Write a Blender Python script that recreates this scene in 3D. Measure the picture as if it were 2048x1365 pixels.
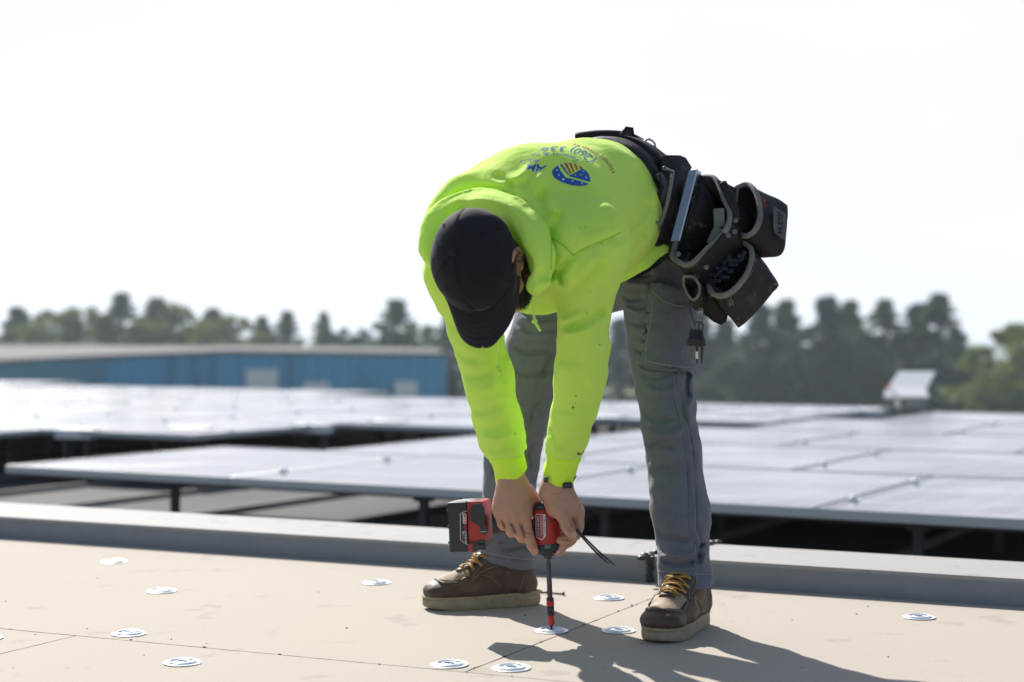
import bpy, bmesh, math, random
import numpy as np
from mathutils import Vector, Matrix
from mathutils.bvhtree import BVHTree
R = math.radians
random.seed(4); rng = np.random.default_rng(4)
S = bpy.context.scene
for _o in list(bpy.data.objects): bpy.data.objects.remove(_o)

# ------------------------------------------------------------------ camera, sky, sun, exposure
F_PX, CX, HY, H = 3200.0, 1024.0, 685.0, 0.645     # focal length in photo pixels, principal column, horizon row, camera height
cam = bpy.data.cameras.new("camera"); cam_ob = bpy.data.objects.new("camera", cam); S.collection.objects.link(cam_ob)
cam.sensor_width = 36; cam.lens = 36*F_PX/2048; cam.shift_y = (HY-682.5)/2048
cam.clip_start = .05; cam.clip_end = 3000
cam_ob.location = (0, 0, H); cam_ob.rotation_euler = (R(90), 0, 0)
cam.dof.use_dof = True; cam.dof.focus_distance = 3.5; cam.dof.aperture_fstop = 2.5; cam.dof.aperture_blades = 0
S.camera = cam_ob
SUN_EL, SUN_AZ = R(39), math.atan2(-.393, .92)       # azimuth measured from +Y towards +X
wd = bpy.data.worlds.new("World"); S.world = wd; wd.use_nodes = True
nt = wd.node_tree; bg = nt.nodes["Background"]
sky = nt.nodes.new("ShaderNodeTexSky"); sky.sky_type = 'NISHITA'; sky.sun_disc = False
sky.sun_elevation = SUN_EL; sky.sun_rotation = SUN_AZ
sky.altitude = 100; sky.air_density = 1.0; sky.dust_density = 1.0; sky.ozone_density = 1.2
veil = nt.nodes.new("ShaderNodeMix"); veil.data_type = 'RGBA';    # thin bright cloud veil over the part of the sky beyond the roof
tcw = nt.nodes.new("ShaderNodeTexCoord"); dt = nt.nodes.new("ShaderNodeVectorMath"); dt.operation = 'DOT_PRODUCT'; dt.inputs[1].default_value = (-.10, .97, -.05)
nt.links.new(tcw.outputs["Generated"], dt.inputs[0]); mr = nt.nodes.new("ShaderNodeMapRange"); mr.interpolation_type = 'SMOOTHSTEP'
mr.inputs["From Min"].default_value = .3; mr.inputs["From Max"].default_value = .9; mr.inputs["To Min"].default_value = .08; mr.inputs["To Max"].default_value = .95
nt.links.new(dt.outputs["Value"], mr.inputs["Value"]); nt.links.new(mr.outputs[0], veil.inputs["Factor"])
vn = nt.nodes.new("ShaderNodeTexNoise"); vn.inputs["Scale"].default_value = 2.2; vn.inputs["Detail"].default_value = 5; vm = nt.nodes.new("ShaderNodeMapping"); vm.inputs["Scale"].default_value = (1, 1, 4)
nt.links.new(tcw.outputs["Generated"], vm.inputs[0]); nt.links.new(vm.outputs[0], vn.inputs["Vector"])
vc = nt.nodes.new("ShaderNodeMix"); vc.data_type = 'RGBA'; vc.inputs[6].default_value = (6.5, 6.55, 7.3, 1); vc.inputs[7].default_value = (7.3, 7.25, 7.7, 1)
vr = nt.nodes.new("ShaderNodeMapRange"); vr.inputs["From Min"].default_value = .35; vr.inputs["From Max"].default_value = .65; nt.links.new(vn.outputs["Fac"], vr.inputs["Value"]); nt.links.new(vr.outputs[0], vc.inputs["Factor"])
nt.links.new(vc.outputs[2], veil.inputs[7])
nt.links.new(sky.outputs[0], veil.inputs[6]); nt.links.new(veil.outputs[2], bg.inputs[0]); bg.inputs[1].default_value = .082
sun = bpy.data.lights.new("sun", 'SUN'); sun.energy = 5.0; sun.angle = R(.53); sun.color = (1, .955, .88)
sun_ob = bpy.data.objects.new("sun", sun); S.collection.objects.link(sun_ob)
sd = Vector((math.sin(SUN_AZ)*math.cos(SUN_EL), math.cos(SUN_AZ)*math.cos(SUN_EL), math.sin(SUN_EL)))
sun_ob.rotation_euler = sd.to_track_quat('Z', 'Y').to_euler(); sun_ob.location = (-4, 9, 9)
S.view_settings.view_transform = 'Standard'; S.view_settings.look = 'None'
S.view_settings.exposure = 0.76; S.view_settings.gamma = 1
S.cycles.use_denoising = True
S.cycles.max_bounces = 8; S.cycles.transparent_max_bounces = 8
S.cycles.volume_bounces = 0; S.cycles.volume_step_rate = 4; S.cycles.sample_clamp_indirect = 6

# ------------------------------------------------------------------ helpers
def W(px, py, Y):
    return np.array([(px-CX)/F_PX*Y, Y, H-(py-HY)/F_PX*Y])
def G(px, py, z=0.0):
    Y = F_PX*(H-z)/(py-HY)
    return np.array([(px-CX)/F_PX*Y, Y, z])
def tag(o, label, cat, group=None, kind=None):
    if label: o['label'] = label
    if cat: o['category'] = cat
    if group: o['group'] = group
    if kind: o['kind'] = kind
    return o
def thing(name, label, cat, loc, group=None, rotz=0):
    o = bpy.data.objects.new(name, None); S.collection.objects.link(o)
    o.location = loc; o.rotation_euler = (0, 0, rotz); o.empty_display_size = .05
    return tag(o, label, cat, group)
def root_of(o):
    while o.parent: o = o.parent
    return o
def mk(name, v, f, mat, parent=None, smooth=True, loc=None, local=False):
    """one mesh object; world coordinates unless local"""
    v = np.asarray(v, dtype=np.float64).reshape(-1, 3)
    me = bpy.data.meshes.new(name)
    if parent is not None and not local: v = v-np.array(root_of(parent).location)
    if loc is not None: v = v-np.array(loc)
    me.from_pydata(v.tolist(), [], [list(map(int, q)) for q in f]); me.validate(); me.update()
    if smooth: me.shade_smooth()
    if mat: me.materials.append(mat)
    o = bpy.data.objects.new(name, me); S.collection.objects.link(o)
    if parent is not None: o.parent = parent
    if loc is not None: o.location = loc
    return o
def sharp(o, deg=35):
    o.data.set_sharp_from_angle(angle=R(deg)); return o
class MB:
    def __init__(s): s.v = []; s.f = []
    def add(s, v, f):
        b = len(s.v); s.v += [tuple(map(float, p)) for p in v]; s.f += [tuple(int(i)+b for i in q) for q in f]; return s
    def box(s, c, d, M=None, bev=0.0):
        c = np.array(c, float); x, y, z = np.array(d, float)/2
        if bev > 0:
            b = min(bev, x*.95, y*.95, z*.95); bm = bmesh.new(); bmesh.ops.create_cube(bm, size=1)
            for q in bm.verts: q.co = Vector((q.co.x*2*x, q.co.y*2*y, q.co.z*2*z))
            bmesh.ops.bevel(bm, geom=list(bm.edges), offset=b, segments=2, profile=.7, affect='EDGES')
            v = np.array([q.co[:] for q in bm.verts]); f = [[q.index for q in k.verts] for k in bm.faces]; bm.free()
        else:
            v = np.array([(i*x, j*y, k*z) for i in (-1, 1) for j in (-1, 1) for k in (-1, 1)])
            f = [(0, 1, 3, 2), (4, 6, 7, 5), (0, 4, 5, 1), (2, 3, 7, 6), (0, 2, 6, 4), (1, 5, 7, 3)]
        if M is not None: v = v @ np.array(M).T
        return s.add(v+c, f)
    def loft(s, rings, cap=True, closed=True):
        n = len(rings[0]); v = np.concatenate([np.asarray(r, float) for r in rings]); f = []
        for i in range(len(rings)-1):
            for j in range(n if closed else n-1):
                k = (j+1) % n; f.append((i*n+j, i*n+k, (i+1)*n+k, (i+1)*n+j))
        if cap: f.append(tuple(range(n))[::-1]); f.append(tuple(range((len(rings)-1)*n, len(rings)*n)))
        return s.add(v, f)
    def tube(s, path, r, n=8, cap=True, flat=1.0, up=None):
        P = np.asarray(path, float); m = len(P); rr = np.full(m, r) if np.isscalar(r) else np.interp(np.linspace(0, 1, m), np.linspace(0, 1, len(r)), r)
        T = np.gradient(P, axis=0); T /= np.linalg.norm(T, axis=1)[:, None]+1e-12
        u = np.array(up, float) if up is not None else (np.array([0, 0, 1.]) if abs(T[0][2]) < .9 else np.array([1., 0, 0]))
        rings = []
        for i in range(m):
            u = u-T[i]*u.dot(T[i]); u /= np.linalg.norm(u)+1e-12; w = np.cross(T[i], u)
            a = np.linspace(0, 2*np.pi, n, endpoint=False)
            rings.append(P[i]+rr[i]*(np.cos(a)[:, None]*w+flat*np.sin(a)[:, None]*u))
        return s.loft(rings, cap)
    def lathe(s, prof, c=(0, 0, 0), n=32, M=None, cap=True):
        a = np.linspace(0, 2*np.pi, n, endpoint=False); rings = []
        for r, z in prof:
            q = np.stack([r*np.cos(a), r*np.sin(a), np.full(n, z)], 1)
            if M is not None: q = q @ np.array(M).T
            rings.append(q+np.array(c, float))
        return s.loft(rings, cap)
    def prism(s, poly, d, cap=True):
        p = np.asarray(poly, float); return s.loft([p, p+np.array(d, float)], cap)
    def build(s, name, mat, parent=None, smooth=False, ang=35, **k):
        o = mk(name, s.v, s.f, mat, parent, smooth=True, **k)
        bm = bmesh.new(); bm.from_mesh(o.data); bmesh.ops.recalc_face_normals(bm, faces=bm.faces); bm.to_mesh(o.data); bm.free()
        if not smooth: sharp(o, ang)
        return o
def spline(P, n):
    """Catmull-Rom through the points"""
    P = np.asarray(P, float)
    if len(P) < 3: return np.array([P[0]+(P[-1]-P[0])*t for t in np.linspace(0, 1, n)])
    Q = np.vstack([2*P[0]-P[1], P, 2*P[-1]-P[-2]]); out = []
    for t in np.linspace(0, len(P)-1-1e-9, n):
        i = int(t); f = t-i; a, b, c, d = Q[i:i+4]
        out.append(.5*((2*b)+(-a+c)*f+(2*a-5*b+4*c-d)*f*f+(-a+3*b-3*c+d)*f**3))
    return np.array(out)
def vnoise(p, seed=0):
    """smooth value noise in -1..1 at points (...,3)"""
    p = np.asarray(p); i = np.floor(p).astype(np.int64); f = p-i; f = f*f*(3-2*f); r = 0
    for dx in (0, 1):
        for dy in (0, 1):
            for dz in (0, 1):
                hh = (i[..., 0]+dx)*374761393+(i[..., 1]+dy)*668265263+(i[..., 2]+dz)*2147483647+seed*974711
                hh = (hh ^ (hh >> 13))*1274126177; hh = (hh ^ (hh >> 16)) & 0xffff
                w = (f[..., 0] if dx else 1-f[..., 0])*(f[..., 1] if dy else 1-f[..., 1])*(f[..., 2] if dz else 1-f[..., 2])
                r = r+w*(hh/32767.5-1)
    return r

# ------------------------------------------------------------------ materials
MATS = {}
def mat(name, col, rough=.6, metal=0.0, noise=None, bump=None, sheen=0.0, spec=.5, coat=0.0, trans=0.0, stain=None, weave=None, sub=0.0):
    """col linear rgb; noise=(scale, amount, second colour); bump=(scale, strength, distance); stain=(scale, threshold, colour, amount)"""
    m = bpy.data.materials.new(name); m.use_nodes = True; N = m.node_tree.nodes; L = m.node_tree.links; b = N["Principled BSDF"]
    b.inputs["Base Color"].default_value = (*col, 1); b.inputs["Roughness"].default_value = rough; b.inputs["Metallic"].default_value = metal
    b.inputs["Sheen Weight"].default_value = sheen; b.inputs["Sheen Roughness"].default_value = .5
    b.inputs["Specular IOR Level"].default_value = spec; b.inputs["Coat Weight"].default_value = coat; b.inputs["Coat Roughness"].default_value = .12
    if sub: b.inputs["Subsurface Weight"].default_value = sub; b.inputs["Subsurface Radius"].default_value = (.012, .005, .003); b.inputs["Subsurface Scale"].default_value = .6
    tc = N.new("ShaderNodeTexCoord"); out = None
    def nz(scale, detail=5, r=.6, vec=None):
        n = N.new("ShaderNodeTexNoise"); n.inputs["Scale"].default_value = scale; n.inputs["Detail"].default_value = detail; n.inputs["Roughness"].default_value = r
        L.new(vec or tc.outputs["Object"], n.inputs["Vector"]); return n.outputs["Fac"]
    def ramp(src, a, bb):
        q = N.new("ShaderNodeMapRange"); q.inputs["From Min"].default_value = a; q.inputs["From Max"].default_value = bb; q.clamp = True
        L.new(src, q.inputs["Value"]); return q.outputs[0]
    def mix(fac, a, c, amt=1.0):
        q = N.new("ShaderNodeMix"); q.data_type = 'RGBA'
        if amt != 1:
            mu = N.new("ShaderNodeMath"); mu.operation = 'MULTIPLY'; L.new(fac, mu.inputs[0]); mu.inputs[1].default_value = amt; fac = mu.outputs[0]
        L.new(fac, q.inputs["Factor"])
        for s_, val in (("A", a), ("B", c)):
            if isinstance(val, tuple): q.inputs[6 if s_ == "A" else 7].default_value = (*val, 1)
            else: L.new(val, q.inputs[6 if s_ == "A" else 7])
        return q.outputs[2]
    cur = tuple(col)
    for nn in (noise if isinstance(noise, list) else [noise] if noise else []):
        cur = mix(ramp(nz(nn[0]), .32, .68), cur, tuple(nn[2]), nn[1])
    for st in (stain if isinstance(stain, list) else [stain] if stain else []):
        cur = mix(ramp(nz(st[0], 6, .65), st[1], st[1]+.05), cur, tuple(st[2]), st[3])
    if not isinstance(cur, tuple): L.new(cur, b.inputs["Base Color"])
    hsrc = []
    for bb in (bump if isinstance(bump, list) else [bump] if bump else []):
        bn = N.new("ShaderNodeBump"); bn.inputs["Strength"].default_value = bb[1]; bn.inputs["Distance"].default_value = bb[2] if len(bb) > 2 else .002
        L.new(nz(bb[0], 4, .6), bn.inputs["Height"])
        if hsrc: L.new(hsrc[-1], bn.inputs["Normal"])
        hsrc.append(bn.outputs[0])
    if weave:
        w1 = N.new("ShaderNodeTexWave"); w1.wave_type = 'BANDS'; w1.bands_direction = 'DIAGONAL'; w1.inputs["Scale"].default_value = weave[0]; w1.inputs["Distortion"].default_value = .6
        L.new(tc.outputs["Object"], w1.inputs["Vector"])
        bn = N.new("ShaderNodeBump"); bn.inputs["Strength"].default_value = weave[1]; bn.inputs["Distance"].default_value = .0006
        L.new(w1.outputs["Fac"], bn.inputs["Height"])
        if hsrc: L.new(hsrc[-1], bn.inputs["Normal"])
        hsrc.append(bn.outputs[0])
    if hsrc: L.new(hsrc[-1], b.inputs["Normal"])
    if trans:
        tr = N.new("ShaderNodeBsdfTranslucent"); mx = N.new("ShaderNodeMixShader"); mx.inputs[0].default_value = trans
        if isinstance(cur, tuple): tr.inputs[0].default_value = (*cur, 1)
        else: L.new(cur, tr.inputs[0])
        L.new(b.outputs[0], mx.inputs[1]); L.new(tr.outputs[0], mx.inputs[2]); L.new(mx.outputs[0], N["Material Output"].inputs[0])
    MATS[name] = m; return m

# ------------------------------------------------------------------ implicit surfaces (smooth unions of tapered capsules, meshed by surface nets)
class Field:
    def __init__(s, lo, hi, h):
        s.lo = np.array(lo, float); s.h = h; s.n = np.ceil((np.array(hi)-s.lo)/h).astype(int)+1
        s.F = np.full(s.n, .3, np.float32); s.ax = [s.lo[i]+h*np.arange(s.n[i]) for i in range(3)]
    def sub(s, lo, hi):
        a = np.clip(np.floor((np.array(lo)-s.lo)/s.h).astype(int), 0, s.n); b = np.clip(np.ceil((np.array(hi)-s.lo)/s.h).astype(int)+1, 0, s.n)
        if (b <= a).any(): return None, None
        sl = tuple(slice(a[i], b[i]) for i in range(3))
        X, Y, Z = s.ax[0][sl[0]][:, None, None], s.ax[1][sl[1]][None, :, None], s.ax[2][sl[2]][None, None, :]
        return sl, (X, Y, Z)
    def merge(s, sl, d, k, op):
        A = s.F[sl]
        if op == 'u':
            if k > 0: hh = np.clip(.5+.5*(A-d)/k, 0, 1); s.F[sl] = A*(1-hh)+d*hh-k*hh*(1-hh)
            else: s.F[sl] = np.minimum(A, d)
        else:
            if k > 0: hh = np.clip(.5-.5*(A+d)/k, 0, 1); s.F[sl] = A*(1-hh)-d*hh+k*hh*(1-hh)
            else: s.F[sl] = np.maximum(A, -d)
    def cap(s, a, b, ra, rb, k=.02, n=None, fl=1.0, op='u'):
        """tapered capsule; n/fl: squashed along n by the factor fl"""
        a, b = np.array(a, float), np.array(b, float); m = max(ra, rb)+k+3*s.h
        sl, P = s.sub(np.minimum(a, b)-m, np.maximum(a, b)+m)
        if sl is None: return s
        q = [P[i]-a[i] for i in range(3)]; ba = b-a
        if n is not None:
            n = np.array(n, float); n /= np.linalg.norm(n); dn = q[0]*n[0]+q[1]*n[1]+q[2]*n[2]
            q = [q[i]+(fl-1)*dn*n[i] for i in range(3)]; ba = ba+(fl-1)*ba.dot(n)*n
        L2 = ba.dot(ba)+1e-12; t = np.clip((q[0]*ba[0]+q[1]*ba[1]+q[2]*ba[2])/L2, 0, 1)
        d = np.sqrt(sum((q[i]-t*ba[i])**2 for i in range(3)))-(ra+(rb-ra)*t)
        if n is not None: d = d*(.5+.5/fl)
        s.merge(sl, d.astype(np.float32), k, op); return s
    def ell(s, c, r, k=.02, M=None, op='u'):
        """ellipsoid, M rows = local axes"""
        c = np.array(c, float); r = np.array(r, float); m = max(r)+k+3*s.h; sl, P = s.sub(c-m, c+m)
        if sl is None: return s
        q = [P[i]-c[i] for i in range(3)]
        if M is not None: M = np.array(M); q = [q[0]*M[j][0]+q[1]*M[j][1]+q[2]*M[j][2] for j in range(3)]
        a = np.sqrt(sum((q[i]/r[i])**2 for i in range(3))); g = np.sqrt(sum((q[i]/r[i]**2)**2 for i in range(3)))+1e-9
        s.merge(sl, (a*(a-1)/g).astype(np.float32), k, op); return s
    def chain(s, pts, rad, k=.02, **kw):
        n = kw.get('n'); fl = kw.get('fl', 1.0); pts = [np.array(p, float) for p in pts]; m = max(rad)+k+3*s.h
        if len(pts) < 3 or n is not None:
            for i in range(len(pts)-1): s.cap(pts[i], pts[i+1], rad[i], rad[i+1], k, **kw)
            return s
        sl, P = s.sub(np.min(pts, axis=0)-m, np.max(pts, axis=0)+m)
        if sl is None: return s
        D = np.full(s.F[sl].shape, 1.0, np.float32); o = [q.start for q in sl]
        for i in range(len(pts)-1):
            a, b = pts[i], pts[i+1]; s2, Q = s.sub(np.minimum(a, b)-m, np.maximum(a, b)+m)
            if s2 is None: continue
            q = [Q[j]-a[j] for j in range(3)]; ba = b-a; t = np.clip((q[0]*ba[0]+q[1]*ba[1]+q[2]*ba[2])/(ba.dot(ba)+1e-12), 0, 1)
            d = (np.sqrt(sum((q[j]-t*ba[j])**2 for j in range(3)))-(rad[i]+(rad[i+1]-rad[i])*t)).astype(np.float32)
            l2 = tuple(slice(max(0, s2[j].start-o[j]), s2[j].stop-o[j]) for j in range(3))
            D[l2] = np.minimum(D[l2], d)
        s.merge(sl, D, k, kw.get('op', 'u')); return s
    def plane(s, p, n, k=0.0, lo=None, hi=None):
        """cuts away the side the normal points to"""
        sl, P = s.sub(lo if lo is not None else s.lo, hi if hi is not None else s.lo+s.n*s.h)
        n = np.array(n, float); n /= np.linalg.norm(n); d = sum((P[i]-p[i])*n[i] for i in range(3))
        s.merge(sl, (-d).astype(np.float32)*np.ones_like(s.F[sl]), k, 's'); return s
    def band(s, w=.02):
        idx = np.nonzero(np.abs(s.F) < w); P = np.stack([s.ax[i][idx[i]] for i in range(3)], 1); return idx, P
    def grad(s):
        g = np.gradient(s.F, s.h); return g
    def creases(s, items):
        """items: (photo pixel polyline, width m, depth m (negative = ridge)); worked into the side seen in the photograph"""
        idx, P = s.band(.03); gy = np.gradient(s.F, s.h, axis=1)[idx]; face = np.clip(.15-gy*1.6, 0, 1)
        u = CX+P[:, 0]/P[:, 1]*F_PX; v = HY-(P[:, 2]-H)/P[:, 1]*F_PX; add = np.zeros(len(P), np.float32)
        for it in items:
            pl, w, dep = np.array(it[0], float), it[1], it[2]; pl = spline(pl, max(6, len(pl)*4))
            seg = np.linalg.norm(np.diff(pl, axis=0), axis=1); cum = np.concatenate([[0], np.cumsum(seg)]); tot = cum[-1]
            near = (u > pl[:, 0].min()-60) & (u < pl[:, 0].max()+60) & (v > pl[:, 1].min()-60) & (v < pl[:, 1].max()+60)
            if len(it) > 3: near &= (P[:, 1] > it[3][0]) & (P[:, 1] < it[3][1])
            ii = np.nonzero(near)[0]
            if not len(ii): continue
            uu, vv = u[ii], v[ii]; best = np.full(len(ii), 1e9); bt = np.zeros(len(ii))
            for j in range(len(pl)-1):
                a, b = pl[j], pl[j+1]; ab = b-a; t = np.clip(((uu-a[0])*ab[0]+(vv-a[1])*ab[1])/(ab.dot(ab)+1e-9), 0, 1)
                dd = np.hypot(uu-a[0]-t*ab[0], vv-a[1]-t*ab[1]); mk_ = dd < best; best = np.where(mk_, dd, best); bt = np.where(mk_, cum[j]+t*seg[j], bt)
            dm = best*P[ii, 1]/F_PX; tt = bt/tot; taper = np.clip(np.minimum(tt, 1-tt)*5+.12, 0, 1)
            if len(it) > 4: taper = 1
            add[ii] += 1.7*dep*np.exp(-(dm/w)**2)*taper*face[ii]
        s.F[idx] += add; return s
    def noise(s, amp, freq, seed=0, A=None, w=.03, where=None):
        idx, P = s.band(w); Q = P if A is None else P @ np.array(A).T
        s.F[idx] += (amp*vnoise(Q*freq, seed)*(where(P) if where else 1)).astype(np.float32); return s
    def mesh(s):
        F, h = s.F, s.h; sg = F < 0
        c = np.zeros(np.array(F.shape)-1, np.int8)
        C = [(i, j, k) for i in (0, 1) for j in (0, 1) for k in (0, 1)]
        n = np.array(F.shape)-1
        for i, j, k in C: c += sg[i:n[0]+i, j:n[1]+j, k:n[2]+k]
        act = (c > 0) & (c < 8); idx = np.argwhere(act); pos = np.zeros((len(idx), 3)); cnt = np.zeros(len(idx))
        for a in C:
            for ax in range(3):
                if a[ax]: continue
                b = list(a); b[ax] = 1
                fa = F[tuple((idx+a).T)]; fb = F[tuple((idx+b).T)]; cr = (fa < 0) != (fb < 0)
                t = np.where(cr, fa/(fa-fb+1e-20), 0)
                p = np.array(a, float)+t[:, None]*(np.array(b)-np.array(a)); pos += p*cr[:, None]; cnt += cr
        V = s.lo+h*(idx+pos/cnt[:, None]); vid = np.full(act.shape, -1, np.int64); vid[tuple(idx.T)] = np.arange(len(idx)); Q = []
        for ax in range(3):
            o1, o2 = [(1, 2), (2, 0), (0, 1)][ax]
            sl0 = [slice(1, -1)]*3; sl0[ax] = slice(0, -1); sl1 = [slice(1, -1)]*3; sl1[ax] = slice(1, None)
            A, B = sg[tuple(sl0)], sg[tuple(sl1)]; e = np.argwhere(A != B); off = np.ones(3, int); off[ax] = 0; e = e+off
            flip = sg[tuple(e.T)]
            def at(d1, d2):
                q = e.copy(); q[:, o1] += d1; q[:, o2] += d2; return vid[tuple(q.T)]
            quad = np.stack([at(-1, -1), at(0, -1), at(0, 0), at(-1, 0)], 1); quad[~flip] = quad[~flip][:, ::-1]; Q.append(quad)
        return V, np.concatenate(Q)
def relax(V, Q, it=2, lam=.5):
    E = np.concatenate([Q[:, [0, 1]], Q[:, [1, 2]], Q[:, [2, 3]], Q[:, [3, 0]]]); n = len(V)
    deg = np.bincount(E[:, 0], minlength=n)+np.bincount(E[:, 1], minlength=n)
    for k in range(it*2):
        A = np.stack([np.bincount(E[:, 0], V[E[:, 1], i], n)+np.bincount(E[:, 1], V[E[:, 0], i], n) for i in range(3)], 1)/deg[:, None]
        V = V+(lam if k % 2 == 0 else -lam*1.03)*(A-V)
    return V
def fast_mesh(name, V, Q, mat_, parent=None, loc=None):
    V = np.asarray(V, float)
    if parent is not None: V = V-np.array(root_of(parent).location)
    if loc is not None: V = V-np.array(loc)
    me = bpy.data.meshes.new(name); me.vertices.add(len(V)); me.vertices.foreach_set("co", V.astype(np.float32).ravel())
    me.loops.add(Q.size); me.loops.foreach_set("vertex_index", Q.astype(np.int32).ravel())
    me.polygons.add(len(Q)); me.polygons.foreach_set("loop_start", np.arange(0, Q.size, 4, dtype=np.int32))
    try: me.polygons.foreach_set("loop_total", np.full(len(Q), 4, np.int32))
    except Exception: pass
    me.update(calc_edges=True); me.validate(); me.shade_smooth(); me.materials.append(mat_)
    o = bpy.data.objects.new(name, me); S.collection.objects.link(o)
    if parent is not None: o.parent = parent
    if loc is not None: o.location = loc
    return o
def bvh_of(V, Q): return BVHTree.FromPolygons([Vector(p) for p in V], [tuple(map(int, q)) for q in Q])
CAMP = Vector((0, 0, H))
def hit(bvh, px, py, off=.001):
    d = Vector(W(px, py, 1.0))-CAMP; d.normalize(); loc, nrm, i, t = bvh.ray_cast(CAMP, d)
    if loc is None: return None
    if nrm.dot(d) > 0: nrm = -nrm
    return np.array(loc+nrm*off)
def on_surf(bvh, pix, off=.001, n=None):
    P = spline(pix, n) if n else pix
    out = [hit(bvh, a, b, off) for a, b in P]; return np.array([q for q in out if q is not None])
# ------------------------------------------------------------------ the setting
M_board = mat("cover_board", (.39, .342, .29), .9, noise=[(1.6, .5, (.34, .30, .258)), (14, .35, (.35, .32, .28)), (240, .7, (.47, .42, .365)), (600, .6, (.27, .24, .205))], bump=[(420, .25, .001), (60, .12, .002)],
              stain=[(38, .68, (.17, .15, .13), .5), (330, .60, (.19, .165, .14), .6), (700, .62, (.50, .46, .40), .5), (5, .60, (.26, .235, .205), .5), (19, .65, (.39, .36, .32), .5)], spec=.3)
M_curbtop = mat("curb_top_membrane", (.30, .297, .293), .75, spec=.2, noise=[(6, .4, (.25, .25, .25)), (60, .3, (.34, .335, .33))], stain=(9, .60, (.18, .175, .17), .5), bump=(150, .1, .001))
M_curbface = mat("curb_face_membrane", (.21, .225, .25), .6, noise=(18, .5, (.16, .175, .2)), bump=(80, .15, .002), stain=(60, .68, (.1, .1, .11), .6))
M_lower = mat("lower_roof_membrane", (.06, .064, .072), .75, noise=(1.2, .6, (.10, .098, .095)), bump=(20, .2, .01), spec=.08)
M_rib = mat("roof_rib_metal", (.20, .19, .175), .75, spec=.1, noise=(5, .5, (.13, .125, .12)))
M_alu = mat("anodised_aluminium", (.42, .44, .47), .42, .85, noise=(8, .2, (.34, .35, .38)))
M_zinc = mat("zinc_steel", (.62, .64, .68), .38, .7, noise=(20, .3, (.5, .52, .56)))
M_clamp = mat('bright_clamp', (.9, .92, .95), .3, .9)
M_plate = mat("plate_steel", (.66, .70, .76), .42, .35, noise=(60, .25, (.6, .63, .7)))
M_glass = mat("panel_glass", (.012, .02, .045), .13, 0, spec=.8, coat=.5, noise=(2.5, .6, (.02, .03, .06)), bump=(3, .05, .01))
def panel_look(m):
    """cells with thin pale grid lines, uneven dust film that changes the gloss"""
    N, L = m.node_tree.nodes, m.node_tree.links; b = N["Principled BSDF"]; tc = N.new("ShaderNodeTexCoord"); mp = N.new("ShaderNodeMapping"); L.new(tc.outputs["Object"], mp.inputs[0])
    br = N.new("ShaderNodeTexBrick"); br.offset = 0; br.inputs["Scale"].default_value = 1; br.inputs["Brick Width"].default_value = .152; br.inputs["Row Height"].default_value = .152; br.inputs["Mortar Size"].default_value = .0035
    br.inputs["Color1"].default_value = (.010, .016, .045, 1); br.inputs["Color2"].default_value = (.014, .022, .055, 1); br.inputs["Mortar"].default_value = (.30, .32, .36, 1)
    L.new(mp.outputs[0], br.inputs[0]); L.new(br.outputs["Color"], b.inputs["Base Color"])
    geo = N.new("ShaderNodeNewGeometry"); m2 = N.new("ShaderNodeMapping"); m2.inputs["Scale"].default_value = (.9, 1.6, 1); L.new(geo.outputs["Position"], m2.inputs[0])
    n = N.new("ShaderNodeTexNoise"); n.inputs["Scale"].default_value = 1.1; n.inputs["Detail"].default_value = 5; L.new(m2.outputs[0], n.inputs["Vector"])
    r = N.new("ShaderNodeMapRange"); r.inputs["From Min"].default_value = .35; r.inputs["From Max"].default_value = .65; r.inputs["To Min"].default_value = .10; r.inputs["To Max"].default_value = .34; L.new(n.outputs["Fac"], r.inputs["Value"]); L.new(r.outputs[0], b.inputs["Roughness"])
panel_look(M_glass)
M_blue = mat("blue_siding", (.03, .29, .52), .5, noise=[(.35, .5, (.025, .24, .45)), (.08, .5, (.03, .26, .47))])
M_bluedark = mat("blue_siding_in_shade", (.035, .20, .33), .55, noise=(.3, .5, (.03, .17, .29)))  # darker copy of the siding blue, the side wall's shade put into the colour
M_white = mat("white_paint", (.72, .72, .72), .5, noise=(3, .3, (.6, .6, .61)))
M_roofpale = mat("pale_roofing", (.12, .12, .122), .9, spec=.2, noise=(.2, .6, (.085, .085, .09)))
M_grass = mat("grass", (.10, .13, .035), .9, noise=[(.05, .7, (.18, .17, .08)), (.6, .5, (.06, .09, .03))])
M_hill = mat("distant_hills", (.07, .10, .09), .95, noise=(.02, .6, (.13, .15, .13)))
M_black = mat("black_sealant", (.02, .02, .022), .5, bump=(60, .5, .003))
M_post = mat('post_steel', (.055, .054, .053), .7, .2)
M_dark = mat("dark_metal", (.05, .05, .055), .5, .3)

def sheet(name, pts, m, z=None, thick=None, **kw):
    mb = MB(); P = np.array([(p[0], p[1], p[2] if len(p) > 2 else z) for p in pts], float)
    if thick: mb.prism(P, (0, 0, -thick))
    else: mb.add(P, [tuple(range(len(P)))])
    return mb.build(name, m, **kw)
# ground far below the roofs, out to the horizon
o = sheet("ground", [(-1500, -400), (1500, -400), (1500, 2400), (-1500, 2400)], M_grass, z=-7.2); tag(o, None, None, kind='structure')

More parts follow.
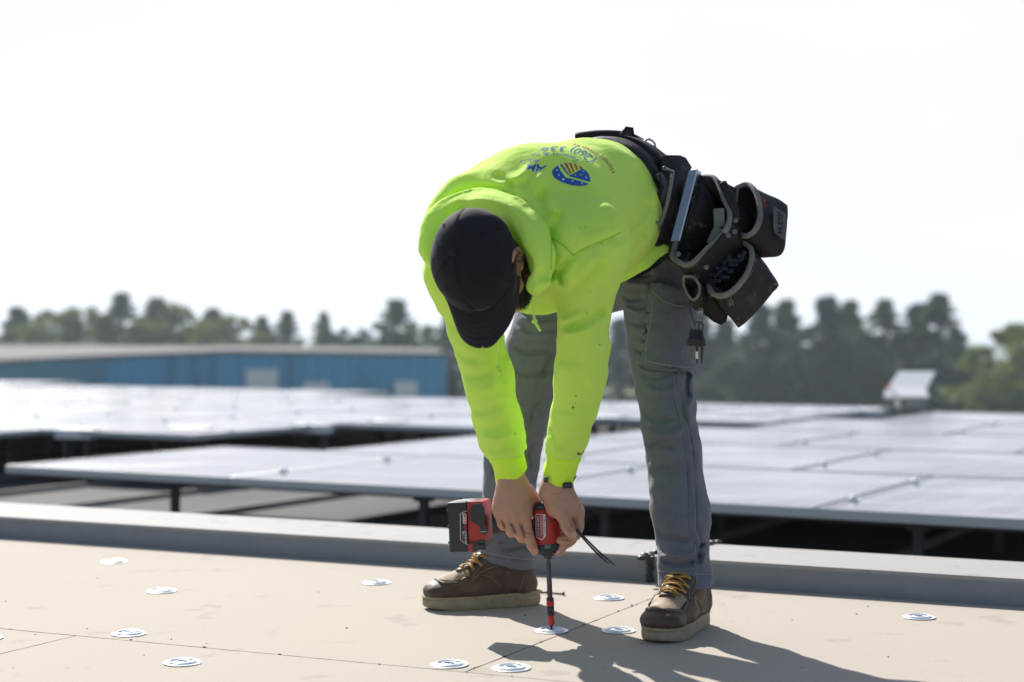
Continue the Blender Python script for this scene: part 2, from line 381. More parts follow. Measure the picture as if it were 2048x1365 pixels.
# upper roof: rigid cover boards laid with narrow joints over a dark base
U = np.array([.912, -.411, 0]); Vd = np.array([.441, .8975, 0])
J0 = G(930, 1345)                                   # where the three boards meet
o = sheet("roof_deck", [(-9, -6), (9, -6), (9, 9.2), (-9, 9.2)], M_dark, z=-.012); bm = None
cA, cB = G(0, 1075), G(2048, 1215); cd = (cB-cA)/np.linalg.norm(cB-cA); cA = cA-cd*8; cB = cB+cd*6
o.data.clear_geometry(); mb = MB(); mb.add([cA+(0, .06, -.012), cB+(0, .06, -.012), (cB[0]-2, -4, -.012), (cA[0]-3, -4, -.012)], [(3, 2, 1, 0)])
o2 = mb.build("roof_deck", M_dark); o.data = o2.data; bpy.data.objects.remove(o2); tag(o, None, None, kind='structure')
def board(poly, zt=0.0, seed=0):
    """one board with a slightly ragged edge"""
    pts = []; r = np.random.default_rng(seed); n = len(poly)
    for i in range(n):
        a, b = np.array(poly[i], float), np.array(poly[(i+1) % n], float); L = np.linalg.norm(b-a); m = max(2, min(160, int(L/.03)))
        nn = np.array([-(b-a)[1], (b-a)[0]])/L
        for t in np.linspace(0, 1, m, endpoint=False):
            pts.append(a+(b-a)*t+nn*(r.random()**3*.0022+.0003*r.standard_normal()))
    P = [(p[0], p[1], zt) for p in pts]; mb = MB(); mb.prism(P, (0, 0, -.011)); o = mb.build("roof_board", M_board)
    return tag(o, None, None, kind='structure')
U2, V2, J = U[:2]/np.linalg.norm(U[:2]), Vd[:2]/np.linalg.norm(Vd[:2]), J0[:2]
g = .0016
def isect(p, d, q, e):
    A = np.array([d, -e]).T; t = np.linalg.solve(A, np.array(q)-np.array(p)); return np.array(p)+d*t[0]
cdir = cd[:2]; cn = np.array([-cdir[1], cdir[0]])
cl = cA[:2]+cn*.012
def corner(jo, along):  # line from jo along V2 meets the curb foot
    return isect(jo, V2, cl, cdir)
# long joint (from the left) runs along U through J and on to the right of J
pL, pR = J-U2*7, J+U2*6
# cross joint left of J too, hidden from view further out
for seed, (u0, u1) in enumerate(((-4.2, -2.44), (-2.44, 0), (0, 2.44), (2.44, 5))):
    a, b = J+U2*(u0+g)+V2*g, J+U2*(u1-g)+V2*g
    board([a, b, corner(b, 0), corner(a, 0)], 0, seed)
for seed, (u0, u1) in enumerate(((-5.2, -3.39), (-3.39, -.95), (-.95, 1.49), (1.49, 3.6))):
    a, b = J+U2*(u0+g)-V2*g, J+U2*(u1-g)-V2*g
    lift = 0
    if seed < 2: a = a-V2*.0035; b = b-V2*(.0035 if seed == 0 else .0010)
    board([a, a-V2*1.22, b-V2*1.22, b], lift, 10+seed)
    c_, d_ = a-V2*1.224, b-V2*1.224
    board([c_, c_-V2*1.22, d_-V2*1.22, d_], 0, 20+seed)
# crumbs and torn facer along the joints
cr = MB()
for k in range(26):
    t = random.random(); p = J+V2*(t*.98) if k < 11 else J+U2*(random.random()*2.6-1.9)
    p = p+np.array([random.gauss(0, .004), random.gauss(0, .004)]); s_ = random.uniform(.0012, .003)
    cr.box((p[0], p[1], s_*.4), (s_*random.uniform(1, 2.5), s_, s_*.8), M=Matrix.Rotation(random.random()*3, 3, 'Z'))
for k in range(24):
    p = G(random.uniform(0, 2048), random.uniform(1130, 1365)); s_ = random.uniform(.001, .003)
    cr.box((p[0], p[1], s_*.4), (s_, s_*1.3, s_*.8), M=Matrix.Rotation(random.random()*3, 3, 'Z'))
tag(cr.build("board_crumbs", M_black), None, None, kind='stuff')

# curb (expansion joint cover) between the boards and the lower roof
ft = lambda x, y: G(x, y)
A0, B0 = cA, cB
kz = .069
bA, bB = G(0, 1005, kz), G(2048, 1125, kz); bd = (bB-bA)/np.linalg.norm(bB-bA)
bA2 = bA-bd*8; bB2 = bB+bd*6
curb = thing("roof_curb", "low grey metal-clad curb running across the roof behind the worker", "curb", (0, 4.6, 0))
mb = MB(); off = np.array([cdir[0]*0, 0, 0])
cn3 = np.array([cn[0], cn[1], 0])
mb.add([A0, B0, B0+(0, 0, kz-.004), A0+(0, 0, kz-.004)], [(0, 1, 2, 3)])
mb.add([bA2+(0, 0, -.55), bB2+(0, 0, -.55), bB2+(0, 0, -.004), bA2+(0, 0, -.004)], [(3, 2, 1, 0)])
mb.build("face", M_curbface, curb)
mb = MB(); a, b = A0-cn3*.003, B0-cn3*.003
P = [np.array([*a[:2], kz-.010]), np.array([*b[:2], kz-.010]), np.array([*b[:2], kz]), np.array([*a[:2], kz]), bA2+cn3*.003, bB2+cn3*.003]
mb.add([P[0], P[1], P[2], P[3], P[5], P[4]], [(0, 1, 2, 3), (3, 2, 4, 5)])
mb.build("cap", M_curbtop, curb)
# sealant lump at the curb joint
mb = MB()
r_ = np.random.default_rng(9)
def blob(c, s, n=9, seedr=r_):
    pr = [(s*math.sin(a)*seedr.uniform(.8, 1.2), -s*.6*math.cos(a)) for a in np.linspace(.01, math.pi-.01, 6)]
    mb.lathe(pr, c, n)
for px, py in ((1290, 1113), (1300, 1111), (1312, 1108), (1284, 1118), (1320, 1106), (1306, 1118), (1425, 1088), (1436, 1087), (1418, 1090)):
    p = G(px, py, kz); blob(p+(0, 0, .003), r_.uniform(.008, .014))
for k in range(14):
    t = k/13; p = G(1302, 1118+0, kz)*1.0; q = G(1302, 1165)
    c = np.array([p[0]+r_.normal(0, .0012), q[1]-.001+0.006*(1-t), kz*(1-t)+.002]); blob(c, r_.uniform(.008, .013))
mb.build("joint_sealant", M_black, curb, smooth=True)

def inpoly(x, y, poly):
    c = False; n = len(poly)
    for i in range(n):
        (x1, y1), (x2, y2) = poly[i], poly[(i+1) % n]
        if (y1 > y) != (y2 > y) and x < (x2-x1)*(y-y1)/(y2-y1)+x1: c = not c
    return c
# lower roof with standing ribs, under the solar arrays
z0 = -.42
far = [G(-700, 742, -.02), G(0, 760, -.02), G(900, 788, -.02), G(1800, 813, -.02), G(2300, 832, -.02)]
lo = MB(); P = [bA2+(0, .0, 0), *far, bB2+(3, 0, 0)]; P = [np.array([p[0], p[1], z0]) for p in P]
P[1] = np.array([-19, 42, z0]); lo.add(P, [tuple(range(len(P)))]); lo.prism([P[i] for i in range(1, 6)], (0, 0, -7), cap=False)
tag(lo.build("lower_roof", M_lower), None, None, kind='structure')
PU, PV = np.array([.871, -.492, 0]), np.array([.492, .871, 0]); P0 = G(462, 955, -.025)
ribs = MB()
for k in range(-7, 16):
    a = P0+PU*(k*1.05-1.3)-PV*1.9; L0 = 13.0
    while L0 > 1 and not inpoly(*(a+PV*L0)[:2], [(p[0], p[1]) for p in P]): L0 -= .5
    b = a+PV*L0
    a[2] = b[2] = z0+.035; L = b-a
    ribs.prism([a+PU*.03-(0, 0, .034), a+PU*.02, a-PU*.02, a-PU*.03-(0, 0, .034)], L)
tag(ribs.build("lower_roof_ribs", M_rib), None, None, kind='structure')

# ------------------------------------------------------------------ solar panels
PW, PD, ZT = 1.5, 1.855, -.025
def make_panel():
    root = thing("solar_panel", "x", "solar panel", (0, 0, 0))
    w, d, t = PW-.012, PD-.02, .012
    mb = MB()
    for (x, y, sx, sy) in ((0, t/2, w, t), (0, d-t/2, w, t), (-w/2+t/2, d/2, t, d-2*t), (w/2-t/2, d/2, t, d-2*t)):
        mb.box((x, y, -.02), (sx, sy, .04))
    mb.build("frame", M_alu, root, local=True)
    mb = MB(); mb.box((0, d/2, -.0075), (w-2*t, d-2*t, .009)); mb.build("glass", M_glass, root, local=True)
    for y in (.42, 1.38):
        mb = MB(); mb.box((w/2+.006, y, .004), (.045, .035, .006), bev=.002); mb.lathe([(.016, .007), (.015, .013), (.009, .020), (.001, .022)], (w/2+.006, y, 0), 14)
        mb.build("clamp", M_clamp, root, local=True)
    mb = MB(); mb.box((0, .16, -.055), (w, .03, .028)); mb.box((0, d-.2, -.055), (w, .03, .028)); mb.build("rail", M_dark, root, local=True)
    mb = MB(); mb.box((-.35, .16, -.245), (.035, .035, .345)); mb.box((-.35, .16, -.075), (.08, .06, .016)); mb.box((-.35, .16, -.412), (.14, .14, .012)); mb.build("support_post", M_post, root, local=True)
    return root
def copy_tree(o, parent=None):
    c = o.copy(); S.collection.objects.link(c); c.parent = parent
    for ch in o.children: copy_tree(ch, c)
    return c
proto = make_panel(); used = False
rotP = math.atan2(PU[1], PU[0])
def put_panel(u, v, label, group, z=ZT):
    global used
    o = proto if not used else copy_tree(proto); used = True
    p = P0+PU*(u+PW/2)+PV*v; o.location = (p[0], p[1], z); o.rotation_euler = (0, 0, rotP)
    o['label'] = label; o['group'] = group; o['category'] = 'solar panel'
    return o
near_lab = ["solar panel nearest the curb, its left corner pointing at the left edge",
            "solar panel nearest the curb, behind the worker's forearms and the red driver",
            "solar panel nearest the curb, behind the shin of the leg on the right",
            "solar panel nearest the curb at the right edge of the photo"]
for i in range(4):
    o = put_panel(-1.5+i*PW, 0, near_lab[i], "solar panels in the near array")
    for ch in o.children:
        if ch.name.startswith('support_post'): ch.location.x = (.62, .62, .1, .0)[i]
    if i == 0: o.scale.x = 1.05; o.location = Vector(o.location)-Vector(PU)*.035
near_start = {1: -.75, 2: 0.0, 3: .6, 4: 1.1, 5: 1.9, 6: 2.8}
for r in range(1, 7):
    u = near_start[r]
    for k in range(0, 6):
        uu = u+k*PW; p = P0+PU*uu+PV*(r*PD+.4); sx = CX+p[0]/p[1]*F_PX
        if sx > 2230 or p[1] > 15.2: break
        lab = "solar panel in the near array's second row, %s" % ["starting at its left end", "next after the left end", "behind the worker's right shin", "near the right edge of the photo", "past the right edge"][min(k, 4)] if r == 1 else "glossy flat solar panel in the blurred back rows of the near array"
        put_panel(uu, r*PD, lab, "solar panels in the near array" if r == 1 else "panels in the back rows of the near array")
# far array beyond the dark aisle
reg = [G(-260, 866, ZT), G(0, 867, ZT), G(450, 867, ZT), G(700, 861, ZT), G(900, 850, ZT), G(1400, 841, ZT), G(1790, 834, ZT), G(1800, 817, ZT), G(900, 792, ZT), G(0, 763, ZT), G(-300, 757, ZT)]
reg = [(p[0], p[1]) for p in reg]
for iu in range(-16, 9):
    for iv in range(0, 16):
        p = P0+PU*(iu*PW+.35+PW/2)+PV*(iv*PD+.9+PD/2)
        if inpoly(p[0], p[1], reg):
            put_panel(iu*PW+.35, iv*PD+.9, "flat pale-looking solar panel in the far array beyond the dark aisle", "solar panels in the far array")
# white ballast blocks under the front edge of the far array
bl = None
blk = [(185, 884, 80), (405, 882, 85), (645, 874, 75), (795, 866, 70), (1215, 858, 60), (1470, 852, 50), (1528, 850, 50), (1612, 847, 52), (1672, 845, 50), (1745, 842, 46)]
names = ["under the far array at the far left", "second from the left under the far array", "left of the hanging sleeves, under the far array", "just left of the sleeve, under the far array", "between the worker's legs, far behind",
         "first to the right of the worker under the far array", "second to the right of the worker under the far array", "third to the right of the worker under the far array", "fourth to the right of the worker under the far array", "rightmost under the far array"]
for i, (px, py, w) in enumerate(blk):
    p = G(px, py-8, -.10); sw = w/F_PX*p[1]
    mb = MB(); mb.box((0, -.22, .128), (sw, .16, .075), bev=.012)
    o = mb.build("ballast_block", M_white); mb = MB(); mb.box((-sw*.3, -.2, -.074), (.03, .12, .325)); mb.box((sw*.3, -.2, -.074), (.03, .12, .325)); mb.build("foot", M_post, o, local=True); o.location = (p[0], p[1], -.182+.0); o.rotation_euler = (0, 0, rotP*.5)
    tag(o, "pale ballast block, "+names[i], "ballast block", "pale ballast blocks along the far array")

# tilted white unit beyond the arrays
u_ = thing("skylight_unit", "white roof unit with a tilted lid and lower lip near the far roof edge", "roof unit", (4.4, 16.9, z0))
mb = MB(); Yq = 16.9
top = [W(1797, 743, Yq+.25), W(1871, 743, Yq+.25), W(1850, 783, Yq-.1), W(1772, 783, Yq-.1)]; mb.prism(top, (0, .02, -.02)); mb.build("tilted_lid", M_white, u_)
mb = MB(); lip = [W(1772, 776, Yq-.12), W(1850, 776, Yq-.12), W(1858, 794, Yq-.3), W(1768, 794, Yq-.3)]; mb.prism(lip, (0, .02, -.025)); mb.build("lower_lip", M_white, u_)
mb = MB(); a = W(1800, 812, Yq); b = W(1862, 786, Yq); mb.box(((a[0]+b[0])/2, Yq+.1, (a[2]+b[2])/2-.02), (b[0]-a[0], .3, b[2]-a[2])); mb.build("housing", M_alu, u_)
for px in (1780, 1804, 1862):
    mb = MB(); a = W(px, 790, Yq-.15); mb.box((a[0], a[1], (a[2]+z0)/2), (.03, .03, a[2]-z0)); mb.build("leg", M_rib, u_)
mb = MB(); a = W(1776, 772, Yq-.14); mb.box(a, (.03, .02, .05)); mb.build("red_tag", mat("red_paint", (.5, .03, .03), .5), u_)
# ------------------------------------------------------------------ blue industrial building
bb = thing("industrial_building", "long blue metal-clad warehouse with pale doors and a pale flat roof on the left", "building", (-20, 96, -7.2))
def wallquad(mb, a, b, za, zb, zbase=-7.2):
    mb.add([(*a[:2], zbase), (*b[:2], zbase), (*b[:2], zb), (*a[:2], za)], [(0, 1, 2, 3)])
def atY(px, Y): return np.array([(px-CX)/F_PX*Y, Y])
zat = lambda py, Y: H-(py-HY)/F_PX*Y
C0, C1, C2, C3 = atY(893, 96), atY(460, 92), atY(213, 88), atY(-260, 58)
z0b, z1b, z2b, z3b = zat(708, 96), zat(703, 92), zat(712, 88), zat(736, 58)
def ribwall(name, pts, m, pitch, amp):
    mb = MB(); cols = []
    for (a, za, b, zb) in pts:
        L = np.linalg.norm(b-a); n = int(L/pitch); nn = np.array([(b-a)[1], -(b-a)[0]])/L
        for k in range(n*4):
            t = k/(n*4); q = a+(b-a)*t+nn*(amp if k % 4 in (1, 2) else 0); cols.append((q[0], q[1], za+(zb-za)*t))
    q = pts[-1][2]; cols.append((q[0], q[1], pts[-1][3]))
    n = len(cols); v = [(x, y, -7.2) for x, y, z in cols]+cols; f = [(i, i+1, n+i+1, n+i) for i in range(n-1)]
    mb.add(v, f); return mb.build(name, m, bb, ang=10)
w1 = ribwall("front_wall", [(C2, z2b, C1, z1b), (C1, z1b, C0, z0b)], M_blue, .9, -.09)
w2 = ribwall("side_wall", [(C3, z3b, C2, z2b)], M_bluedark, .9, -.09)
C4 = atY(872, 150)
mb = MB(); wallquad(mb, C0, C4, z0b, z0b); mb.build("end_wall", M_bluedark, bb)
mb = MB(); R0, R1 = atY(-300, 160), atY(420, 165)
mb.add([(*C3, z3b+.02), (*C2, z2b+.02), (*C1, z1b+.02), (*C0, z0b+.02), (*C4, .1), (*R1, zat(691, 165)), (*R0, zat(690, 160))], [tuple(range(7))])
mb.build("roof", M_roofpale, bb)
mb = MB()
for a, za, b, zb in ((C3, z3b, C2, z2b), (C2, z2b, C1, z1b), (C1, z1b, C0, z0b)):
    d_ = np.array([0, -.12]); mb.prism([(*(a+d_), za-.12), (*(a+d_), za+.06), (*(a), za+.06), (*(a), za-.12)], (*(b-a), zb-za))
mb.build("eave_trim", M_roofpale, bb)
def onwall(px):
    for a, b in ((C2, C1), (C1, C0)):
        d = np.array([(px-CX)/F_PX, 1.0]); A = np.array([d, -(b-a)]).T; s_ = np.linalg.solve(A, a)
        if 0 <= s_[1] <= 1: return d*s_[0]
for nm, x0, x1, y0, y1 in (("overhead_door", 493, 556, 739, 800), ("overhead_door", 608, 660, 765, 810), ("overhead_door", 790, 834, 763, 810), ("wall_louvre", 716, 752, 738, 747), ("wall_louvre", 716, 752, 758, 768)):
    a, b = onwall(x0), onwall(x1); Y = a[1]; mb = MB(); dz = zat(y0, Y)-zat(y1, Y)
    fr = np.array([0, -.25]); 
    mb.prism([(*(a+fr), zat(y1, Y)), (*(b+fr), zat(y1, Y)), (*(b+fr), zat(y0, Y)), (*(a+fr), zat(y0, Y))], (0, .1, 0))
    if nm == "overhead_door":
        k = zat(y1, Y)+.4
        while k < zat(y0, Y)-.1:
            mb.box(((a[0]+b[0])/2, Y-.27, k), (b[0]-a[0]-.1, .05, .04)); k += .5
    mb.build(nm, M_white if nm == "overhead_door" else M_blue, bb)
for px in (345, 395, 430, 585):
    a = onwall(px); mb = MB(); mb.box((a[0], a[1]-.2, -3.6), (.16, .16, 7.0)); mb.build("downpipe", M_bluedark, bb)

# ------------------------------------------------------------------ hills, haze-blue distance
def ridge(Y, z_base, prof, m, name, depth=500, n=160):
    xs = np.linspace(-1300, 1300, n); v = []; f = []
    for j, (dy, s_) in enumerate(((0, 0), (60, .45), (150, .85), (260, 1), (depth, .1))):
        for x in xs:
            h_ = prof(x)*s_*(1+.06*vnoise(np.array([x*.02, j*3., 0.]))); v.append((x, Y+dy, z_base+h_))
    for j in range(4):
        for i in range(n-1): f.append((j*n+i, j*n+i+1, (j+1)*n+i+1, (j+1)*n+i))
    o = mk(name, v, f, m); tag(o, None, None, kind='structure'); return o
ridge(900, -7.5, lambda x: 9+7*vnoise(np.array([x*.006, 1.3, 0]))+3*vnoise(np.array([x*.02, 4.3, 0])), M_hill, "hills")
# ------------------------------------------------------------------ trees
M_leaf = [mat("pine_foliage", (.050, .105, .030), .8, noise=(.8, .7, (.085, .14, .04)), trans=.3),
          mat("olive_foliage", (.12, .165, .03), .8, noise=(.7, .7, (.18, .19, .045)), trans=.35),
          mat("blue_green_foliage", (.022, .075, .052), .8, noise=(.8, .6, (.045, .11, .055)), trans=.2)]
M_bark = mat("bark", (.10, .075, .055), .9)
def tree_mesh(seed, h, w, kind, clumps=46):
    """crown built from clumps of needle-sized faces on radiating limbs; kind 0 pine, 1 broad"""
    r = np.random.default_rng(seed); v = []; f = []; tr = MB()
    tr.tube([(0, 0, 0), (r.normal(0, .1), r.normal(0, .1), h*.45), (r.normal(0, .2), 0, h*.93)], [.028*h*.9, .018*h, .004*h], 7)
    for c in range(clumps):
        t = (c+.5)/clumps; z = h*(.08+.93*t**.9)
        rad = w*((1-t)**.95*1.12*(.80+.30*math.sin(t*13+seed)) + .04) if kind == 0 else w*math.sqrt(max(.02, 1-(2*t-1)**2))*(.6+.4*r.random())
        a = c*2.4+r.uniform(-.4, .4); rr = rad*r.choice([.35, .6, .85, 1.0, 1.3])
        cx, cy, cz = rr*math.cos(a), rr*math.sin(a), z+rr*.12*r.normal()
        tr.tube([(0, 0, z-h*.03), (cx*.6, cy*.6, z+.02*h), (cx, cy, cz)], [.007*h, .004*h, .001*h], 4)
        s = (.07+.13*(1-t))*w*r.uniform(.6, 1.5)*(1.0 if kind == 0 else 1.3); m = int(90*r.uniform(.7, 1.2))
        P = r.normal(0, 1, (m, 3)); P /= np.linalg.norm(P, axis=1)[:, None]; P *= (r.random((m, 1))**.45)*(np.array([s*1.9, s*1.9, s*.55]) if kind == 0 else np.array([s*1.5, s*1.5, s*.9]))
        for p in P:
            q = r.normal(0, 1, 3); q /= np.linalg.norm(q); e = np.cross(q, r.normal(0, 1, 3)); e /= np.linalg.norm(e)+1e-9
            l = w*.065*r.uniform(.6, 1.4); b = len(v); o = p+(cx, cy, cz); v += [o-q*l, o+e*l*.45, o+q*l, o-e*l*.45]; f.append((b, b+1, b+2, b+3))
    return v, f, tr
kinds = []
for i, (h, w, kd, mi, nm) in enumerate(((12, 3.0, 0, 0, "pine_tree"), (12, 3.6, 0, 2, "pine_tree"), (11, 3.2, 0, 0, "pine_tree"), (9, 4.0, 1, 1, "broadleaf_tree"), (10, 2.4, 0, 1, "pine_tree"), (9, 3.4, 1, 2, "broadleaf_tree"))):
    v, f, tr = tree_mesh(11+i, h, w, kd, 96 if kd == 0 else 60)
    t = thing(nm, "x", "tree", (0, 0, 0)); mk("crown", v, f, M_leaf[mi], t, smooth=False, local=True); tr.build("trunk", M_bark, t, smooth=True, local=True)
    kinds.append([t, h, False])
GZ = -7.2
def put_tree(k, px, ytop, Y, label, group, sx=1.0):
    t, h, u = kinds[k]; o = t if not u else copy_tree(t); kinds[k][2] = True
    hh = zat(ytop, Y)-GZ; o.location = ((px-CX)/F_PX*Y, Y, GZ); s = hh/h; o.scale = (s*sx, s*sx, s); o.rotation_euler = (0, 0, random.random()*6.28)
    o['label'] = label; o['group'] = group
LG, RG = "trees behind the blue warehouse", "tall evergreens at the right beyond the roof"
L_ = [(2, 35, 618, 170, 1.5, "rounded evergreen at the far left edge, behind the warehouse roof"), (3, 112, 628, 175, 1.0, "olive-green tree second from the left behind the warehouse"),
      (3, 158, 626, 172, .8, "small olive-green tree just left of the gap in the treeline"), (0, 243, 590, 172, 1.25, "tallest pointed pine on the left, behind the darker wall's corner"),
      (4, 212, 632, 165, 1.5, "short pine at the left foot of the tallest left-hand pine"), (4, 312, 600, 168, 1.7, "pointed olive pine right of the tallest left-hand pine"), (3, 350, 618, 166, .7, "narrow olive tree between two pointed pines on the left"),
      (4, 425, 620, 172, 1.5, "thin-topped pine above the middle of the warehouse"), (3, 462, 640, 170, .9, "low rounded tree above the middle of the warehouse"),
      (0, 525, 636, 175, 1.2, "short dark pine above the tallest pale door"), (0, 573, 626, 168, 1.2, "dark pine right of the tallest pale door"), (4, 648, 628, 172, 1.1, "slim lone pine above the right half of the warehouse"),
      (5, 700, 662, 168, 1.0, "low bluish bush-like tree left of the big pine beside the worker"), (0, 792, 603, 160, 1.45, "large pointed pine just left of the worker's cap"), (3, 845, 655, 166, .8, "low tree filling the gap beside the worker's cap"),
      (2, 900, 636, 160, 1.5, "pine partly hidden by the worker's sleeve"),
      (3, 285, 650, 162, 1.2, "wide low tree under the two pointed pines on the left"), (3, 60, 655, 166, 1.1, "low tree crown under the far left evergreen"), (3, 395, 655, 162, 1.0, "low olive crown left of the thin-topped pine"),
      (5, 745, 668, 175, 1.1, "faint low tree at the left flank of the big pine")]
for k, px, yt, Y, sx, lab in L_: put_tree(k, px, yt, Y, lab, LG, sx)
R_ = [(2, 1075, 640, 150, 1.5, "dark evergreen seen between the worker's two arms"), (1, 1240, 640, 150, 1.4, "dark evergreen seen between sleeve and leg"), (1, 1400, 625, 148, 1.35, "dark evergreen right behind the tool pouches"), (1, 1450, 640, 150, 1.3, "evergreen under the lowest tool pouch"),
      (1, 1520, 610, 146, 1.25, "evergreen right of the lowest tool pouch"), (2, 1572, 604, 150, 1.3, "tall evergreen under the badge pouch"), (1, 1655, 598, 145, 1.35, "tall broad evergreen right of the gap beside the pouches"), (2, 1700, 606, 150, 1.25, "tall evergreen left of the white roof unit"),
      (0, 1768, 603, 146, 1.2, "slim evergreen just above the left of the white roof unit"), (1, 1835, 612, 147, 1.3, "broad evergreen right above the white roof unit"), (0, 1876, 592, 145, 1.35, "tallest evergreen on the right, with a spiky top"), (1, 1915, 668, 148, 1.35, "shorter dark evergreen stepping down at the right end of the tall row"),
      (5, 1600, 700, 141, 1.4, "dense low tree in front of the tall evergreens at centre right"), (5, 1480, 705, 140, 1.4, "dense low tree below the hanging keys' right"), (5, 1740, 705, 141, 1.4, "dense low tree left of the white roof unit"), (5, 1890, 700, 140, 1.5, "dense low tree right of the white roof unit"),
      (0, 1978, 712, 135, .8, "small pointed tree in the gap at the right"), (3, 1975, 770, 130, 1.4, "low olive bush in the gap at the right"), (3, 2052, 655, 128, 1.2, "yellow-green tree cut by the right edge of the photo"), (3, 2020, 728, 132, 1.0, "light green low tree near the right edge of the photo")]
for k, px, yt, Y, sx, lab in R_: put_tree(k, px, yt, Y, lab, RG, sx)

for i, (k, px, yt, Y, sx) in enumerate([(2, 2120, 640, 140, 1.3), (1, 2190, 620, 145, 1.3), (0, 2270, 640, 142, 1.2), (3, 2350, 690, 138, 1.3), (1, 2440, 625, 146, 1.3), (5, 2530, 690, 140, 1.4), (2, 2620, 630, 147, 1.3), (1, 2740, 622, 145, 1.3)]):
    put_tree(k, px, yt, Y, "tree just past the right edge of the photo", RG, sx)
for i, (k, px, yt, Y, sx) in enumerate([(2, -60, 625, 172, 1.4), (3, -150, 640, 170, 1.2), (0, -240, 605, 172, 1.3), (3, -330, 640, 168, 1.3), (4, -420, 620, 170, 1.4), (2, -520, 625, 172, 1.4)]):
    put_tree(k, px, yt, Y, "tree just past the left edge of the photo", LG, sx)
# ------------------------------------------------------------------ materials of the worker
M_hoodie = mat("hi_vis_fleece", (.70, .985, .17), .85, noise=[(9, .25, (.64, .975, .14)), (50, .2, (.75, .985, .22))], bump=[(300, .35, .0012), (22, .3, .006), (8, .35, .022)], sheen=.08, spec=.12, trans=.28,
               stain=[(26, .725, (.10, .16, .02), .55), (60, .73, (.16, .22, .04), .5), (11, .68, (.38, .55, .07), .45)])
M_rib_knit = mat("hi_vis_rib", (.64, .95, .07), .9, noise=(50, .3, (.54, .86, .05)), bump=(500, .4, .001), sheen=.05, spec=.15, stain=[(30, .66, (.16, .22, .04), .55)])
M_pants = mat("grey_work_twill", (.128, .134, .164), .85, noise=[(7, .5, (.098, .103, .13)), (60, .3, (.168, .175, .208))], bump=[(11, .45, .020), (34, .35, .005), (500, .3, .0008)], sheen=.12, spec=.25,
              stain=[(8, .70, (.17, .14, .11), .35)])
M_thread = mat("grey_thread", (.26, .27, .31), .8)
M_skin = mat("skin", (.46, .245, .162), .5, noise=[(40, .35, (.38, .17, .105)), (9, .35, (.52, .28, .19))], bump=[(380, .3, .0008), (90, .25, .0015)], sub=.12, spec=.45)
M_nail = mat("nail", (.60, .36, .28), .3, spec=.5)
M_hair = mat("dark_hair", (.018, .013, .01), .6, bump=(400, .8, .002))
M_cap = mat("black_cap_cotton", (.0085, .009, .013), .85, noise=(30, .5, (.015, .015, .020)), bump=[(500, .3, .0008), (30, .2, .003)], sheen=.06, spec=.2, stain=(45, .73, (.10, .10, .11), .5))
M_capbrim = mat("faded_cap_brim", (.020, .0165, .022), .85, noise=(25, .5, (.028, .024, .03)), bump=(500, .3, .0008), sheen=.08, spec=.2, stain=(60, .74, (.2, .2, .22), .4))
M_leather = mat("brown_oiled_leather", (.062, .035, .023), .55, noise=[(14, .8, (.115, .070, .047)), (60, .4, (.04, .024, .017))], bump=[(70, .35, .002), (300, .25, .0008)], spec=.4, stain=[(30, .62, (.17, .13, .10), .45), (90, .66, (.3, .25, .2), .5)])
M_toeleather = mat("scuffed_toe_leather", (.30, .205, .14), .75, noise=[(40, .8, (.42, .30, .21)), (80, .4, (.15, .095, .06))], bump=(90, .5, .002))
M_sole = mat("dirty_wedge_sole", (.30, .235, .15), .85, noise=[(16, .8, (.19, .155, .11)), (70, .5, (.38, .34, .25))], bump=(60, .6, .004), stain=[(35, .60, (.10, .085, .065), .6), (12, .62, (.42, .33, .19), .6)])
M_welt = mat("welt_stitch", (.36, .30, .18), .8, noise=(90, .6, (.2, .165, .1)))
M_lace = mat("yellow_brown_lace", (.55, .32, .045), .7, noise=(120, .8, (.16, .07, .02)), bump=(500, .4, .001))
M_eyelet = mat("brass_eyelet", (.45, .35, .2), .35, .9)
M_print_blue = mat("blue_print", (.01, .09, .36), .6); M_print_red = mat("red_print", (.42, .05, .04), .6); M_print_white = mat("white_print", (.72, .86, .66), .6)

person = None
HC = W(958, 535, 3.20)
A_ = np.array([-.43, -.87, .12]); A_ /= np.linalg.norm(A_)                     # towards the crown
Fw = np.array([.12, -.06, -1.0]); Fw -= A_*Fw.dot(A_); Fw /= np.linalg.norm(Fw)     # towards the face
Lf = np.cross(A_, Fw)                                                          # towards the left ear
if Lf[0] < 0: Lf = -Lf
def hd(f, l, a): return HC+Fw*f+Lf*l+A_*a
MH = [Fw, Lf, A_]
Lat = np.array([.707, -.707, 0])            # towards the worker's left
Up = np.array([0, 0, 1.])
# ------------------------------------------------------------------ hoodie
C = [np.array(p) for p in ((.262, 3.76, .957), (.17, 3.62, .940), (.065, 3.46, .897), (.0, 3.37, .855))]
lS, rS = W(1163, 498, 3.27), W(928, 548, 3.47)
hf = Field((-.27, 2.98, .28), (.44, 3.98, 1.16), .0045)
def tors(f, a, b, ra, rb, k, ratio=1.22): f.cap(a, b, ra, rb, k, n=(.12, .2, .97), fl=ratio)
tors(hf, C[0], C[1], .150, .160, 0, 1.0); tors(hf, C[1], C[2], .160, .184, .02, 1.04); tors(hf, C[2], C[3], .190, .145, .02, 1.2)
# belly cloth hanging down between the arms
hf.cap(W(1100, 520, 3.46), W(1085, 560, 3.40), .09, .075, .05); hf.cap(W(1180, 450, 3.55), W(1110, 520, 3.45), .115, .09, .04)
# shoulders
hf.cap(C[2]+(0, -.02, .0), lS, .13, .088, .06); hf.cap(C[2]+(-.02, 0, -.01), rS, .125, .074, .05)
hf.cap(C[3], lS, .10, .088, .05); hf.cap(C[3], rS, .10, .074, .04)
